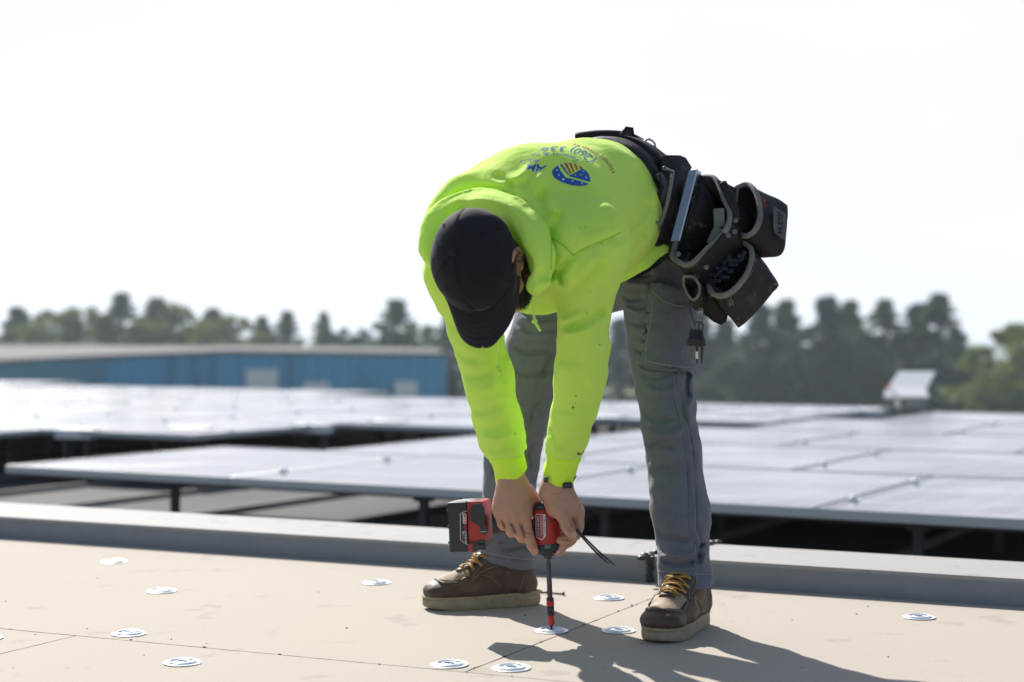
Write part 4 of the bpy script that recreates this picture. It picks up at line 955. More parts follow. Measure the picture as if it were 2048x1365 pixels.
arc_text("print_text", "AM", zl([(740, 650), (640, 632), (540, 622), (425, 625)]), zl([(600, 775), (560, 755), (500, 735), (420, 700)]), M_print_blue, 0, .02)
arc_text("print_text", "BUI", zl([(620, 552), (520, 545), (420, 550), (330, 565)]), zl([(590, 592), (500, 590), (410, 600), (330, 612)]), M_print_blue)

M_smudge = mat("dark_smudge", (.05, .09, .02), .9)
r_ = np.random.default_rng(12)
def smudge(x, y, s_, e=1.0):
    return [(x+s_*r_.uniform(.5, 1.2)*math.cos(a)*e, y+s_*r_.uniform(.5, 1.2)*math.sin(a)) for a in np.linspace(0, 6.28, 10)[:-1]]
drape("work_smudges", [smudge(1146, 815, 3.2, .8), smudge(1152, 792, 1.6), smudge(1151, 806, 1.2), smudge(1158, 908, 3.0, 1.6), smudge(1166, 904, 2.0), smudge(1174, 627, 1.5), smudge(1104, 861, 1.2), smudge(1030, 868, 1.4), smudge(1199, 690, 1.8)], M_smudge)
# ------------------------------------------------------------------ trouser details
def patch(name, bvh, pix, m, parent, thick=.003, off=.001, n=3.0):
    """cloth patch following the surface: outline in photo pixels"""
    bm = bmesh.new(); vs = [bm.verts.new((x, y, 0)) for x, y in spline(list(pix)+[pix[0]], len(pix)*5)[:-1]]; bm.faces.new(vs); bmesh.ops.triangulate(bm, faces=bm.faces)
    for _ in range(6):
        es = [e for e in bm.edges if e.calc_length() > 7]
        if not es: break
        bmesh.ops.subdivide_edges(bm, edges=es, cuts=1); bmesh.ops.triangulate(bm, faces=bm.faces)
    bad = []
    for q in bm.verts:
        h_ = hit(bvh, q.co.x, q.co.y, off+thick)
        if h_ is None: bad.append(q)
        else: q.co = Vector(h_)
    bmesh.ops.delete(bm, geom=bad, context='VERTS')
    for _ in range(3): bmesh.ops.smooth_vert(bm, verts=[q for q in bm.verts if not q.is_boundary], factor=.4, use_axis_x=True, use_axis_y=True, use_axis_z=True)
    ret = bmesh.ops.extrude_face_region(bm, geom=list(bm.faces)); 
    nv = [e for e in ret['geom'] if isinstance(e, bmesh.types.BMVert)]
    for q in nv:
        d = (q.co-CAMP).normalized(); q.co += d*(thick+.004)
    bmesh.ops.recalc_face_normals(bm, faces=bm.faces)
    v = [q.co[:] for q in bm.verts]; bm.verts.index_update(); f = [[q.index for q in k.verts] for k in bm.faces]; bm.free()
    return sharp(mk(name, v, f, m, parent), 50)
pk = patch("cargo_pocket", pB, [(1303, 566), (1325, 572), (1372, 590), (1384, 620), (1378, 680), (1382, 742), (1350, 738), (1288, 728), (1290, 690), (1300, 640), (1304, 600)], M_pants, trou_ob, .013)
pkB = BVHTree.FromPolygons([q.co+person.location for q in pk.data.vertices], [list(q.vertices) for q in pk.data.polygons])
fl = patch("pocket_flap", pkB, [(1302, 552), (1330, 556), (1378, 572), (1386, 604), (1370, 612), (1345, 606), (1325, 596), (1306, 574)], M_pants, pk, .009, .0)
for pix in ([(1307, 574), (1326, 593), (1345, 603), (1368, 608)], [(1306, 600), (1302, 640), (1293, 690), (1291, 724)], [(1290, 722), (1330, 730), (1378, 736)], [(1304, 582), (1323, 599), (1344, 609), (1370, 614)]):
    on_tube("stitching", pkB, pix, .0008, M_thread, pk, .0002)
seam = [(1352, 745), (1357, 800), (1371, 860), (1380, 920), (1383, 980), (1386, 1030), (1387, 1060), (1395, 1085), (1392, 1120), (1388, 1166)]
on_tube("side_seam", pB, seam, .0050, M_pants, trou_ob, -.0005, 60, 8, .5)
for d in (-4.5, 4.5): on_tube("side_stitching", pB, [(x+d, y) for x, y in seam], .0008, M_thread, trou_ob, .0004, 60)
for pix in ([(1317, 1142), (1350, 1146), (1388, 1148), (1424, 1150)], ): on_tube("hem_stitching", pB, pix, .0008, M_thread, trou_ob, .0003)
on_tube("hem_stitching", pB, [(960, 1102), (1000, 1112), (1040, 1118), (1069, 1119)], .0008, M_thread, trou_ob, .0003)
on_tube("inner_seam", pB, [(1108, 660), (1090, 720), (1068, 780), (1060, 850), (1058, 920)], .0016, M_pants, trou_ob, .0002, 50)
on_tube("front_crease", pB, [(1306, 548), (1305, 520), (1312, 500)], .0012, M_thread, trou_ob, .0002)
# ------------------------------------------------------------------ cap
cap_ob = None
cr_, cl_, ca_ = .104, .088, .086          # crown half sizes: front-back, side, height
def crown(f_ang, u):
    """u 0 at the button, 1 at the edge; f_ang 0 towards the face"""
    a = f_ang; th = u*math.pi/2*1.06
    sx = cr_*math.sin(th)*(1+.02*math.cos(2*a)); z = ca_*math.cos(th)+.018
    z += .004*math.sin(th)*(math.cos(a) > 0)*math.cos(a)
    seam_ = -.0028*max(0, 1-abs(((a+math.pi/6) % (math.pi/3))-math.pi/6)/.05)*min(1, u*6)
    bump_ = .0034*vnoise(np.array([math.cos(a)*3*u+5, math.sin(a)*3*u, u*4]))
    rr = 1+seam_/.09+bump_/.09
    return hd(-.012+sx*rr*math.cos(a), cl_/cr_*sx*rr*math.sin(a), z)
n, m = 96, 26; v = [crown(0, 0)]; f = []
for i in range(1, m+1):
    for j in range(n): v.append(crown(2*math.pi*j/n, i/m))
for j in range(n): f.append((0, 1+j, 1+(j+1) % n))
for i in range(m-1):
    for j in range(n): a = 1+i*n+j; b = 1+i*n+(j+1) % n; f.append((a, a+n, b+n, b))
cap_ob = mk("cap", v, f, M_cap, person); sm = cap_ob.modifiers.new("thickness", 'SOLIDIFY'); sm.thickness = .0025; sm.offset = -1
mb = MB(); Mz = np.array([Fw, Lf, A_]).T
mb.lathe([(.0085, .0), (.009, .002), (.006, .0052), (.0, .006)], crown(0, 0), 16, M=Mz); mb.build("button", M_cap, cap_ob, smooth=True)
for k in range(6):
    a = k*math.pi/3
    for d in (-.022, .022):
        P = [crown(a+d/max(.25, math.sin(u*1.6)), u)+(crown(a, u)-hd(-.012, 0, .0))*.006 for u in np.linspace(.06, 1, 30)]
        mb = MB(); mb.tube(P, .0006, 5); mb.build("seam_stitching", M_capbrim, cap_ob, smooth=True)
for k in range(6):
    a = k*math.pi/3+math.pi/6; c = crown(a, .48); mb = MB(); nrm = c-hd(-.012, 0, 0); nrm /= np.linalg.norm(nrm); x = np.cross(nrm, A_); x /= np.linalg.norm(x); Mx = np.array([x, np.cross(nrm, x), nrm]).T
    mb.lathe([(.0018, .0006), (.0032, .0012), (.004, .0002)], c, 14, M=Mx, cap=False); mb.build("eyelet", M_cap, cap_ob, smooth=True)
# brim: curved plate reaching out from the front of the crown
rows = []; nb_, nr = 33, 14
for i in range(nr):
    t = i/(nr-1); row = []
    for j in range(nb_):
        s_ = j/(nb_-1)*2-1; a = s_*1.17
        base = crown(a, 1.0); l = cl_*math.sin(a)
        reach = .074*(1-abs(s_)**4.5)**.5
        lat = s_*(.083*(1-t)+.076*t) if True else l
        edge_f = (base-HC).dot(Fw)
        p = hd(edge_f+reach*t, (1-t)*((base-HC).dot(Lf))+t*s_*.080, (base-HC).dot(A_)-.000-.024*(s_**2)*t-.006*t)
        row.append(p)
    rows.append(row)
rows = np.array(rows); f = [(i*nb_+j, i*nb_+j+1, (i+1)*nb_+j+1, (i+1)*nb_+j) for i in range(nr-1) for j in range(nb_-1)]
br = mk("brim", rows.reshape(-1, 3), f, M_capbrim, cap_ob); sm = br.modifiers.new("thickness", 'SOLIDIFY'); sm.thickness = .0035; sm.offset = 0
for q in (.2, .35, .5, .65, .8, .93):
    P = [rows[int(q*(nr-1))][j]-A_*(-.0021) for j in range(2, nb_-2)]; mb = MB(); mb.tube(P, .0005, 4); mb.build("brim_stitching", M_cap, br, smooth=True)
# worn embroidery at the front edge of the crown (frayed stitches)
mb = MB(); r_ = np.random.default_rng(3)
for k in range(34):
    a = r_.uniform(-.28, .34); u = r_.uniform(.86, .93); c = crown(a, u); d = crown(a+.03, u+r_.uniform(-.015, .015)); o_ = (c-hd(-.012, 0, 0))*.012; mb.tube([c+o_, (c+d)/2+o_*1.6, d+o_], .0005, 4)
mb.build("worn_embroidery", mat("grey_fray", (.10, .10, .11), .8), cap_ob)
# safety glasses temple
gl_ = MB(); gl_.tube(spline([hd(.085, .060, .0), hd(.05, .077, .002), hd(.01, .081, .006), hd(-.01, .084, .008)], 14), [.0022, .003, .003, .002], 6, flat=1.6)
gl_.tube(spline([hd(.085, -.060, .0), hd(.05, -.077, .002), hd(.01, -.081, .006), hd(-.01, -.084, .008)], 14), [.0022, .003, .003, .002], 6)
eg = thing("safety_glasses", "dark-framed glasses on the bending man's face under the cap", "glasses", tuple(hd(.08, 0, 0)))
o_ = gl_.build("temple", M_black, eg, smooth=True)
M_lens = mat("smoked_lens", (.03, .035, .04), .08, spec=.8, coat=.5)
for s_ in (-1, 1):
    mb = MB(); P = [hd(.098-.012*abs(x)/.03*1.0-(.004 if x > 0 else .004), s_*(.034+x), z) for x, z in [(.026*math.cos(t), -.004+.017*math.sin(t)) for t in np.linspace(0, 2*math.pi, 18, endpoint=False)]]
    mb.prism(P, Fw*.002); mb.build("lens", M_lens, eg)
mb = MB(); mb.tube([hd(.1, .010, .004), hd(.107, 0, .008), hd(.1, -.010, .004)], .0018, 6); mb.build("bridge", M_black, eg)

# ------------------------------------------------------------------ boots
def boot(parent, heel, toe, lab, sd_, collar_z=.126, wid=1.04):
    heel, toe = np.array(heel), np.array(toe); d = toe-heel; d[2] = 0; Lh = np.linalg.norm(d); X = d/Lh; Yv = np.cross((0, 0, 1), X); o = heel+X*.145*Lh/.30; sc_ = Lh/.30
    def T(p, zf=0): p = np.asarray(p, float)*sc_; z = p[..., 2:3]*1.08 if zf else p[..., 2:3]+.0012; return o+p[..., 0:1]*X+p[..., 1:2]*Yv*wid+z*np.array([0, 0, 1.])
    bf = Field((-.17, -.08, 0), (.18, .08, .20), .0026)
    bf.cap((.088, .002, .042), (.030, 0, .048), .036, .041, 0, n=(0, 1, 0), fl=.9); bf.ell((.106, .004, .041), (.046, .046, .027), .016); bf.cap((.035, 0, .048), (-.08, 0, .052), .042, .037, .02)
    bf.cap((-.098, 0, .052), (-.088, 0, .12), .037, .036, .02); bf.cap((.045, 0, .058), (-.025, 0, .100), .031, .037, .025); bf.cap((-.045, 0, .09), (-.062, 0, .185), .042, .041, .02, n=(0, 1, 0), fl=1.12)
    bf.cap((-.018, 0, .105), (-.045, 0, .18), .033, .036, .02)
    bf.plane((0, 0, .030), (0, 0, -1), .004); bf.plane((0, 0, collar_z), (-0.16, 0, 1), .003)
    bf.noise(.0022, 22, sd_); bf.noise(.0012, 60, sd_+1)
    # creases across the vamp, groove along the moccasin seam and panel edges
    idx, P = bf.band(.015); x, y, z = P.T
    add = np.zeros(len(P))
    for xc, dp in ((.052, .0025), (.064, .002), (.041, .0022)): add += dp*np.exp(-((x-xc-.15*(z-.09))/.003)**2)*(z > .075)
    bf.F[idx] += add.astype(np.float32)
    V, Q = bf.mesh(); V = relax(V, Q, 2); B = BVHTree.FromPolygons([Vector(p) for p in V], [tuple(map(int, q)) for q in Q])
    up = fast_mesh("boot", T(V), Q, M_leather, parent)
    if lab: up['label'] = lab
    def proj(p, d):
        loc, nr, i, t = B.ray_cast(Vector(p), Vector(d).normalized())
        if loc is None: return None
        if nr.dot(Vector(d)) > 0: nr = -nr
        return np.array(loc), np.array(nr)
    # sole: wedge with a ragged tread edge
    def outline(s_=1.0, n=64):
        pts = []
        for k in range(n):
            a = 2*math.pi*k/n; c, s2 = math.cos(a), math.sin(a); x = (.153 if c > 0 else .143)*math.copysign(abs(c)**.8, c)
            w = np.interp(x, [-.143, -.10, -.03, .05, .10, .155], [.036, .040, .037, .049, .052, .040]); y = w*math.copysign(abs(s2)**.62, s2)
            x += .006*s2*(1 if x > 0 else 0)*0; pts.append((x*s_+.0, y*s_*1.02+(.004 if x > .05 else 0)*min(1, (x-.05)/.08) if x > .05 else y*s_*1.02))
        return np.array(pts)
    r_ = np.random.default_rng(sd_); O = outline(); rings = []; n = len(O)
    toe_lift = lambda x: .006*np.clip((x-.09)/.065, 0, 1)**1.5+.002*np.clip((-x-.12)/.03, 0, 1)
    wav = .0016*np.abs(np.sin(np.arange(n)*1.7))*(r_.random(n)*.6+.6)
    for z, s_ in ((0, .975), (.003, .995), (.012, 1.005), (.020, .998), (.0215, .985), (.023, 1.0), (.0285, 1.0), (.0295, .99)):
        zz = np.full(n, z)+toe_lift(O[:, 0])*(1-z/.05)+(wav if z < .004 else 0)+.0045*np.clip((-O[:, 0])/.15, 0, 1)*(z/.03)
        rings.append(np.stack([O[:, 0]*s_, O[:, 1]*s_, zz], 1))
    mb = MB(); mb.loft([T(r, 1) for r in rings]); sole = mb.build("sole", M_sole, up, smooth=True); sharp(sole, 50)
    mb = MB(); OW = outline(1.012, 90)*1.0; mb.loft([T(np.stack([OW[:, 0]*q, OW[:, 1]*q, np.full(90, z)+.0045*np.clip(-OW[:, 0]/.15, 0, 1)], 1), 1) for z, q in ((.0262, .99), (.0265, 1.0), (.0298, 1.0), (.0302, .985))]); wl = mb.build('welt', M_welt, sole, smooth=True); sharp(wl, 40)
    # welt stitching
    mb = MB()
    O2 = outline(.985, 150)
    for k in range(0, 150, 2):
        a, b = O2[k], O2[(k+1) % 150]; zz = .0305+.0045*max(0, -a[0]/.15); mb.tube([T((a[0], a[1], zz+.0005)), T((b[0], b[1], zz+.0005))], .0009*sc_, 4)
    mb.build("welt_stitching", M_welt, sole)
    # raised moccasin seam round the toe
    P = []; Pu = [(.048, -.036), (.07, -.036), (.092, -.034), (.112, -.024), (.120, 0), (.112, .028), (.092, .037), (.07, .038), (.048, .037)]
    ridge_ = []
    for q in spline([(a, b, 0) for a, b in Pu], 60):
        h_ = proj((q[0], q[1], .2), (0, 0, -1))
        if h_ is not None: ridge_.append(h_[0]+h_[1]*.0005)
    mb = MB(); mb.tube(T(np.array(ridge_)), .0030*sc_, 8); mb.build("toe_seam", M_leather, up, smooth=True)
    mb = MB()
    for k in range(2, len(ridge_)-2, 2):
        c = ridge_[k]; out = np.array([c[0]-.06, c[1]*1.4, 0]); out /= np.linalg.norm(out); h_ = proj(tuple(c+out*.006+(0, 0, .02)), (0, 0, -1))
        if h_ is not None: mb.tube([T(c+(0, 0, .0022)), T(c+out*.0022+(0, 0, .0005)), T((h_[0]+h_[1]*.0008+c)*.5)], .0007*sc_, 4)
    mb.build("toe_stitching", M_welt, up)
    # scuffed plug of the toe
    rows = []
    for i in range(16):
        row = []
        for j in range(13):
            t, s2 = i/15, j/12*2-1; x = .044+t*.072; y = s2*np.interp(t, [0, .6, .85, 1], [.033, .032, .024, .008]); h_ = proj((x, y+.002, .2), (0, 0, -1)); row.append(h_[0]+h_[1]*.0012 if h_ is not None else np.array([x, y, .08]))
        rows.append(row)
    rows = np.array(rows); f = [(i*13+j, i*13+j+1, (i+1)*13+j+1, (i+1)*13+j) for i in range(15) for j in range(12)]
    mk("toe_plug", T(rows.reshape(-1, 3)), f, M_toeleather, up)
    # panel seams on both sides (local x,z paths cast sideways)
    for s_ in (-1, 1):
        for path in ([(.038, .066), (.020, .078), (-.005, .074), (-.028, .055), (-.038, .036)], [(.036, .072), (.0, .092), (-.04, .104), (-.085, .128)], [(.034, .078), (.005, .105), (-.012, .140), (-.016, .165)], [(-.082, .036), (-.092, .07), (-.098, .10), (-.112, .128)]):
            for dd in (0, .0035):
                P = []
                for q in spline([(a, b) for a, b in path], 30):
                    h_ = proj((q[0]+dd*.5, s_*.12, q[1]+dd), (0, -s_, 0))
                    if h_ is not None: P.append(h_[0]+h_[1]*.0003)
                if len(P) > 4: mb = MB(); mb.tube(T(np.array(P)), (.0011 if dd == 0 else .0007)*sc_, 5); mb.build("side_stitching", M_toeleather if dd else M_leather, up, smooth=True)
    # tongue and laces
    def inst(t, y, off=.001):      # t 0 low .. 1 high along the instep
        px_, pz_ = .047-.072*t, .072+.070*t; h_ = proj((px_+.10, y, pz_+.11), (-.68, 0, -.73)); return h_[0]+h_[1]*off if h_ is not None else None
    rows = []
    for i in range(10):
        rows.append([inst(i/9*1.05-.08, -.016+.032*j/6, .0035) for j in range(7)])
    if all(q is not None for r in rows for q in r):
        rows = np.array(rows); f = [(i*7+j, i*7+j+1, (i+1)*7+j+1, (i+1)*7+j) for i in range(9) for j in range(6)]
        o_ = mk("tongue", T(rows.reshape(-1, 3)), f, M_leather, up); q = o_.modifiers.new("thickness", 'SOLIDIFY'); q.thickness = .003; q.offset = -1
    for s_ in (-1, 1):
        for i in range(5):
            c = inst(.05+i*.2, s_*.027, .001)
            if c is None: continue
            mb = MB(); nn = np.array([.5, s_*.5, .6]); nn /= np.linalg.norm(nn); x = np.cross(nn, (0, 1, 0)); x /= np.linalg.norm(x); Mx = np.array([x, np.cross(nn, x), nn]).T
            M3 = np.array([X, Yv, [0, 0, 1]]).T @ Mx; mb.lathe([(.0016, .0006), (.003, .0014), (.0036, 0)], T(c), 12, M=M3, cap=False); mb.build("eyelet", M_eyelet, up, smooth=True)
    lace = MB(); r2 = np.random.default_rng(sd_+5)
    def strand(P, r=.0021): lace.tube(T(spline([p for p in P if p is not None], 18)), r*sc_, 7)
    for i in range(4):
        t0, t1 = .05+i*.2, .25+i*.2
        strand([inst(t0, -.027), inst((t0*2+t1)/3, -.010, .008), inst((t0+t1*2)/3, .010, .0075), inst(t1, .027)]); strand([inst(t0, .027), inst((t0*2+t1)/3, .010, .0105), inst((t0+t1*2)/3, -.010, .0055), inst(t1, -.027)])
        strand([inst(t0, -.027), inst(t0, 0, .0065), inst(t0, .027)])
    # bow loops and loose ends near the top
    k0 = inst(.82, 0, .012)
    if k0 is not None:
        for s_, l in ((-1, .030), (1, .036)):
            strand([k0, k0+(.008, s_*.016, .006), k0+(.004+r2.uniform(-.003, .003), s_*l, -.004), k0+(.010, s_*.020, -.010), k0+(.003, 0, -.002)])
            strand([k0, k0+(.012, s_*.014, -.006), k0+(.020, s_*.022, -.022+r2.uniform(-.004, .004))])
        lace.lathe([(.001, -.004), (.005, -.002), (.005, .002), (.001, .004)], T(k0), 10)
    lace.build("laces", M_lace, up, smooth=True)
    return up
boot(person, (.070, 3.945, 0), (-.218, 3.868, 0), None, 51)
boot(person, (.436, 3.682, 0), (.298, 3.420, 0), None, 77, wid=1.08)

# ------------------------------------------------------------------ wrist watch
wt = thing("wristwatch", "black watch strap just below the cuff on the right-hand wrist", "watch", tuple(W(1115, 962, 3.55)))
c0, c1 = W(1117, 962, 3.552), W(1112, 970, 3.555); T_ = (c1-c0)/np.linalg.norm(c1-c0)
mb = MB(); rings = []
for t, s_ in ((0, .98), (0, 1.05), (1, 1.05), (1, .98), (0, .98)):
    rings.append([c0+T_*(.012*t-.004)+np.array([math.cos(a)*.0325*s_, math.sin(a)*.028*s_, 0])+T_*(-.010*math.cos(a)) for a in np.linspace(0, 2*math.pi, 48, endpoint=False)])
mb.loft(rings, cap=False); mb.build("strap", mat("black_rubber", (.014, .014, .016), .5), wt)
mb = MB(); mb.box(W(1135, 971, 3.522), (.022, .014, .013), bev=.004); mb.build("case", M_black, wt)
mb = MB(); mb.box(W(1092, 960, 3.518), (.010, .006, .012), bev=.002); mb.build("buckle", M_dark, wt)

# ------------------------------------------------------------------ impact driver
M_red = mat("red_plastic", (.42, .018, .014), .42, noise=(40, .35, (.30, .014, .012)), bump=(200, .1, .0006), stain=(60, .7, (.12, .03, .03), .4))
M_blk = mat("black_grip", (.017, .018, .02), .5, noise=(50, .5, (.03, .031, .034)), bump=(350, .25, .0006))
M_steel = mat("dark_steel", (.06, .06, .065), .32, .85, noise=(30, .5, (.11, .11, .12)))
M_label = mat("label_white", (.62, .60, .60), .5); M_lred = mat("label_red", (.50, .03, .03), .5); M_ldark = mat("label_black", (.02, .02, .022), .45)
drv = thing("impact_driver", "red and black cordless impact driver held upright by both hands over a round plate", "power tool", tuple(G(1103, 1262)))
dax0, dax1 = h3(1088, 1003), h3(1096, 1107); DT = (dax1-dax0)/np.linalg.norm(dax1-dax0)          # axis down
def drv_ring(t, rx, ry, n=40, sq=2.6):
    c = dax0+(dax1-dax0)*t; a = np.linspace(0, 2*np.pi, n, endpoint=False); x = np.sign(np.cos(a))*np.abs(np.cos(a))**(2/sq)*rx; y = np.sign(np.sin(a))*np.abs(np.sin(a))**(2/sq)*ry
    ex = np.array([1, 0, 0])-DT*DT[0]; ex /= np.linalg.norm(ex); ey = np.cross(DT, ex); return c+x[:, None]*ex+y[:, None]*ey
mb = MB(); mb.loft([drv_ring(t, rx, ry) for t, rx, ry in ((.13, .024, .026), (.14, .0285, .030), (.35, .0300, .0315), (.6, .0310, .0320), (.78, .0315, .0320), (.84, .0300, .031))]); mb.build("housing", M_red, drv, smooth=True, ang=40)
mb = MB(); mb.loft([drv_ring(t, rx, ry) for t, rx, ry in ((0, .014, .016), (.005, .021, .023), (.04, .0265, .0275), (.125, .0285, .0295), (.135, .027, .028))]); mb.build("rear_cap", M_blk, drv, smooth=True)
mb = MB(); mb.loft([drv_ring(t, rx, ry) for t, rx, ry in ((.80, .0310, .0325), (.81, .0325, .0335), (.90, .0315, .0325), (.97, .0275, .0285), (1.0, .021, .022))]); mb.build("nose_collar", M_blk, drv, smooth=True)
mb = MB(); mb.loft([drv_ring(t, rx, .0345) for t, rx in ((.795, .012), (.80, .016), (.865, .017), (.87, .013))]); mb.build("nose_badge", mat("grey_badge", (.12, .125, .135), .35, .3), drv)
# label with lettering on the side that faces the camera
def on_driver(px, py, off=.0006):
    p = W(px, py, Z3); t = np.clip((p-dax0).dot(DT)/np.linalg.norm(dax1-dax0), 0, 1); c = dax0+(dax1-dax0)*t; rx = np.interp(t, [.13, .35, .6, .8], [.028, .030, .031, .0315]); ry = rx*1.045
    dx = np.clip((p[0]-c[0])/rx, -.97, .97); y = -ry*(1-abs(dx)**2.6)**(1/2.6); q = c.copy(); q[0] = c[0]+dx*rx; q[2] = p[2]; q[1] = Z3+y-off; return q
def dpoly(name, polys, m, off, parent=drv):
    bm = bmesh.new()
    for poly in polys:
        try: bm.faces.new([bm.verts.new((x, y, 0)) for x, y in poly])
        except Exception: pass
    bmesh.ops.triangulate(bm, faces=bm.faces)
    for _ in range(3):
        es = [e for e in bm.edges if e.calc_length() > 3.5]
        if es: bmesh.ops.subdivide_edges(bm, edges=es, cuts=1); bmesh.ops.triangulate(bm, faces=bm.faces)
    bm.verts.index_update(); v = [on_driver(q.co.x, q.co.y, off) for q in bm.verts]; f = [[q.index for q in k.verts] for k in bm.faces]; bm.free()
    return mk(name, v, f, m, parent, smooth=False)
zh = lambda pts: [(970+x/6.827, 930+y/6.825) for x, y in pts]
lb = dpoly("label", [zh([(688, 655), (820, 655), (828, 950), (778, 1008), (700, 975), (690, 900)])], M_label, .0006)
dpoly("label_field", [zh([(696, 664), (790, 664), (796, 955), (775, 990), (708, 965), (700, 900)])], M_lred, .0011, lb)
dpoly("label_field", [zh([(700, 670), (742, 672), (748, 962), (710, 958), (704, 900)])], M_ldark, .0014, lb)
def vtext(s, x0, y0, x1, y1, hgt, m, off, name="lettering", parent=None, f_map=None, weight=0.0, ital=0.0):
    """lettering running from (x0,y0) to (x1,y1) in close-up pixels, letters standing towards +x side"""
    v, f = text_polys(s, ital, weight); a0 = min(p.x for p in v); a1 = max(p.x for p in v); d = np.array([x1-x0, y1-y0], float); L = np.linalg.norm(d); d /= L; nrm = np.array([d[1], -d[0]])
    P = [np.array([x0, y0])+d*(p.x-a0)/(a1-a0)*L+nrm*p.y/.7*hgt for p in v]; return P, f
def put_text(polys_f, m, off, parent, mapf, name="lettering"):
    P, f = polys_f; v = [mapf(*p, off) for p in P]; return mk(name, v, f, m, parent, smooth=False)
zh1 = lambda x, y, off: on_driver(970+x/6.827, 930+y/6.825, off)
put_text(vtext("BRUSHLESS", 706, 690, 712, 955, 30, M_label, 0), M_label, .0017, lb, zh1)
put_text(vtext("WARNING", 752, 680, 758, 950, 14, M_label, 0), M_label, .0015, lb, zh1)
put_text(vtext("READ MANUAL", 772, 680, 778, 940, 12, M_label, 0), M_label, .0015, lb, zh1)
put_text(vtext("18V DC", 800, 690, 806, 930, 14, M_ldark, 0), M_ldark, .0011, lb, zh1)
mb = MB()
for k, (x, y) in enumerate(((880, 720), (905, 745), (935, 735), (890, 760))):
    p = on_driver(970+x/6.827, 930+y/6.825, .0004); mb.box(p, (.005, .002, .0022))
mb.build("vent_slots", M_ldark, drv)
# handle to the battery foot (inside the right hand's fist)
mb = MB(); hp = spline([h3(1070, 1062, .0), h3(1045, 1050, .002), h3(1010, 1046, .004), h3(985, 1047, .004)], 12)
mb.tube(hp, [.021, .0185, .0185, .021], 20, flat=1.15); mb.build("grip", M_blk, drv, smooth=True)
mb = MB(); mb.tube([h3(1052, 1072), h3(1040, 1074), h3(1030, 1072)], [.006, .008, .006], 10); mb.build("trigger", M_red, drv, smooth=True)
# battery foot and battery
yaw = R(-14); Mb = np.array(Matrix.Rotation(yaw, 3, 'Z') @ Matrix.Rotation(R(-3), 3, 'Y')); Bc = h3(948, 1050, .018)
def bl(x, y, z): return Bc+Mb @ np.array([x, y, z])
mb = MB(); mb.box(bl(-.028, 0, -.001), (.044, .074, .112), M=Mb, bev=.007)
bat = mb.build("battery", M_blk, drv)
for z_ in (-.035, 0.0, .035):
    mb = MB(); mb.box(bl(-.0505, -.004, z_), (.004, .060, .006), M=Mb, bev=.001); mb.build("battery_rib", M_blk, bat)
mb = MB(); mb.box(bl(-.004, .004, .052), (.060, .066, .008), M=Mb, bev=.003); mb.build("battery_top_plate", mat("light_grey_plastic", (.10, .11, .12), .35, noise=(40, .5, (.2, .21, .22))), bat)  # top plate in a lighter, mottled grey than the battery
mb = MB(); mb.box(bl(.0135, .002, .008), (.040, .070, .096), M=Mb, bev=.008); foot = mb.build("tool_foot", M_red, drv)
mb = MB(); mb.loft([[bl(.014, -.0345, z)+np.array([x, 0, 0])*1 for x, z in ()] or [bl(x, -.034-dy, z) for x, z in ((.004, .044), (.012, .050), (.030, .050), (.036, .040), (.036, .008), (.024, .000), (.004, .012))] for dy in (0, .004)])
mb.build("foot_pad", M_blk, foot)
mb = MB(); mb.box(bl(.020, -.036, -.046), (.030, .008, .012), M=Mb); mb.loft([[bl(x, y, z) for x, z in ((-.004, -.040), (.032, -.036), (.034, -.030), (-.004, -.036))] for y in (-.037, .03)]); mb.build("foot_gap", M_ldark, foot)
mb = MB(); mb.loft([[bl(x, y, z) for x, z in ((-.006, -.040), (.018, -.038), (.010, -.053), (-.006, -.056))] for y in (-.0375, .02)]); mb.build("release_tab", M_red, bat)
mb = MB(); mb.loft([[bl(x, y, z) for x, z in ((.0, -.040), (.034, -.036), (.030, -.046), (.010, -.056), (.0, -.057))] for y in (-.034, .032)]); mb.build("battery_slide", M_blk, bat)
for z_ in (.034, .026, .018):
    mb = MB(); mb.lathe([(.0022, 0), (.0018, .001)], bl(-.001, -.0335, z_), 10, M=np.array([[1, 0, 0], [0, 0, -1], [0, 1, 0]])); mb.build("foot_screw", M_steel, foot)
for k in range(4):
    mb = MB(); mb.box(bl(.026+.0035*k, -.0348, -.012), (.002, .001, .002)); mb.build("charge_light", M_label, foot)
mb = MB(); mb.box(bl(.031, -.0338, -.008), (.016, .002, .018), M=Mb, bev=.0008); mb.build("mode_panel", M_ldark, foot)
# battery label frame and lettering, on its face towards the camera
zb = lambda x, y: (890+x/9.1, 970+y/9.1)
def on_bat(px, py, off):
    ray = W(px, py, 1.0)-np.array([0, 0, H]); nrm = Mb @ np.array([0, -1, 0]); p0 = bl(0, -.037, 0)+nrm*off; o_ = np.array([0, 0, H]); t = (p0-o_).dot(nrm)/ray.dot(nrm); return o_+ray*t
def bpoly(name, polys, m, off):
    v = []; f = []
    for poly in polys: b = len(v); v += [on_bat(*zb(x, y), off) for x, y in poly]; f.append(tuple(range(b, b+len(poly))))
    return mk(name, v, f, m, bat, smooth=False)
def line(a, b, w):
    a, b = np.array(a, float), np.array(b, float); d = (b-a)/np.linalg.norm(b-a); n_ = np.array([-d[1], d[0]])*w/2; return [a-n_, b-n_, b+n_, a+n_]
bpoly("label_frame", [line((405, 470), (280, 525), 9), line((280, 520), (278, 990), 9), line((278, 985), (330, 1050), 9), line((330, 1050), (420, 1090), 9)], M_label, .0006)
bpoly("model_plate", [[(322, 522), (385, 522), (392, 708), (330, 708)]], M_label, .0006)
zb1 = lambda x, y, off: on_bat(*zb(x, y), off)
put_text(vtext("M18", 336, 530, 342, 700, 40, M_lred, 0, weight=.02), M_lred, .0010, bat, zb1)
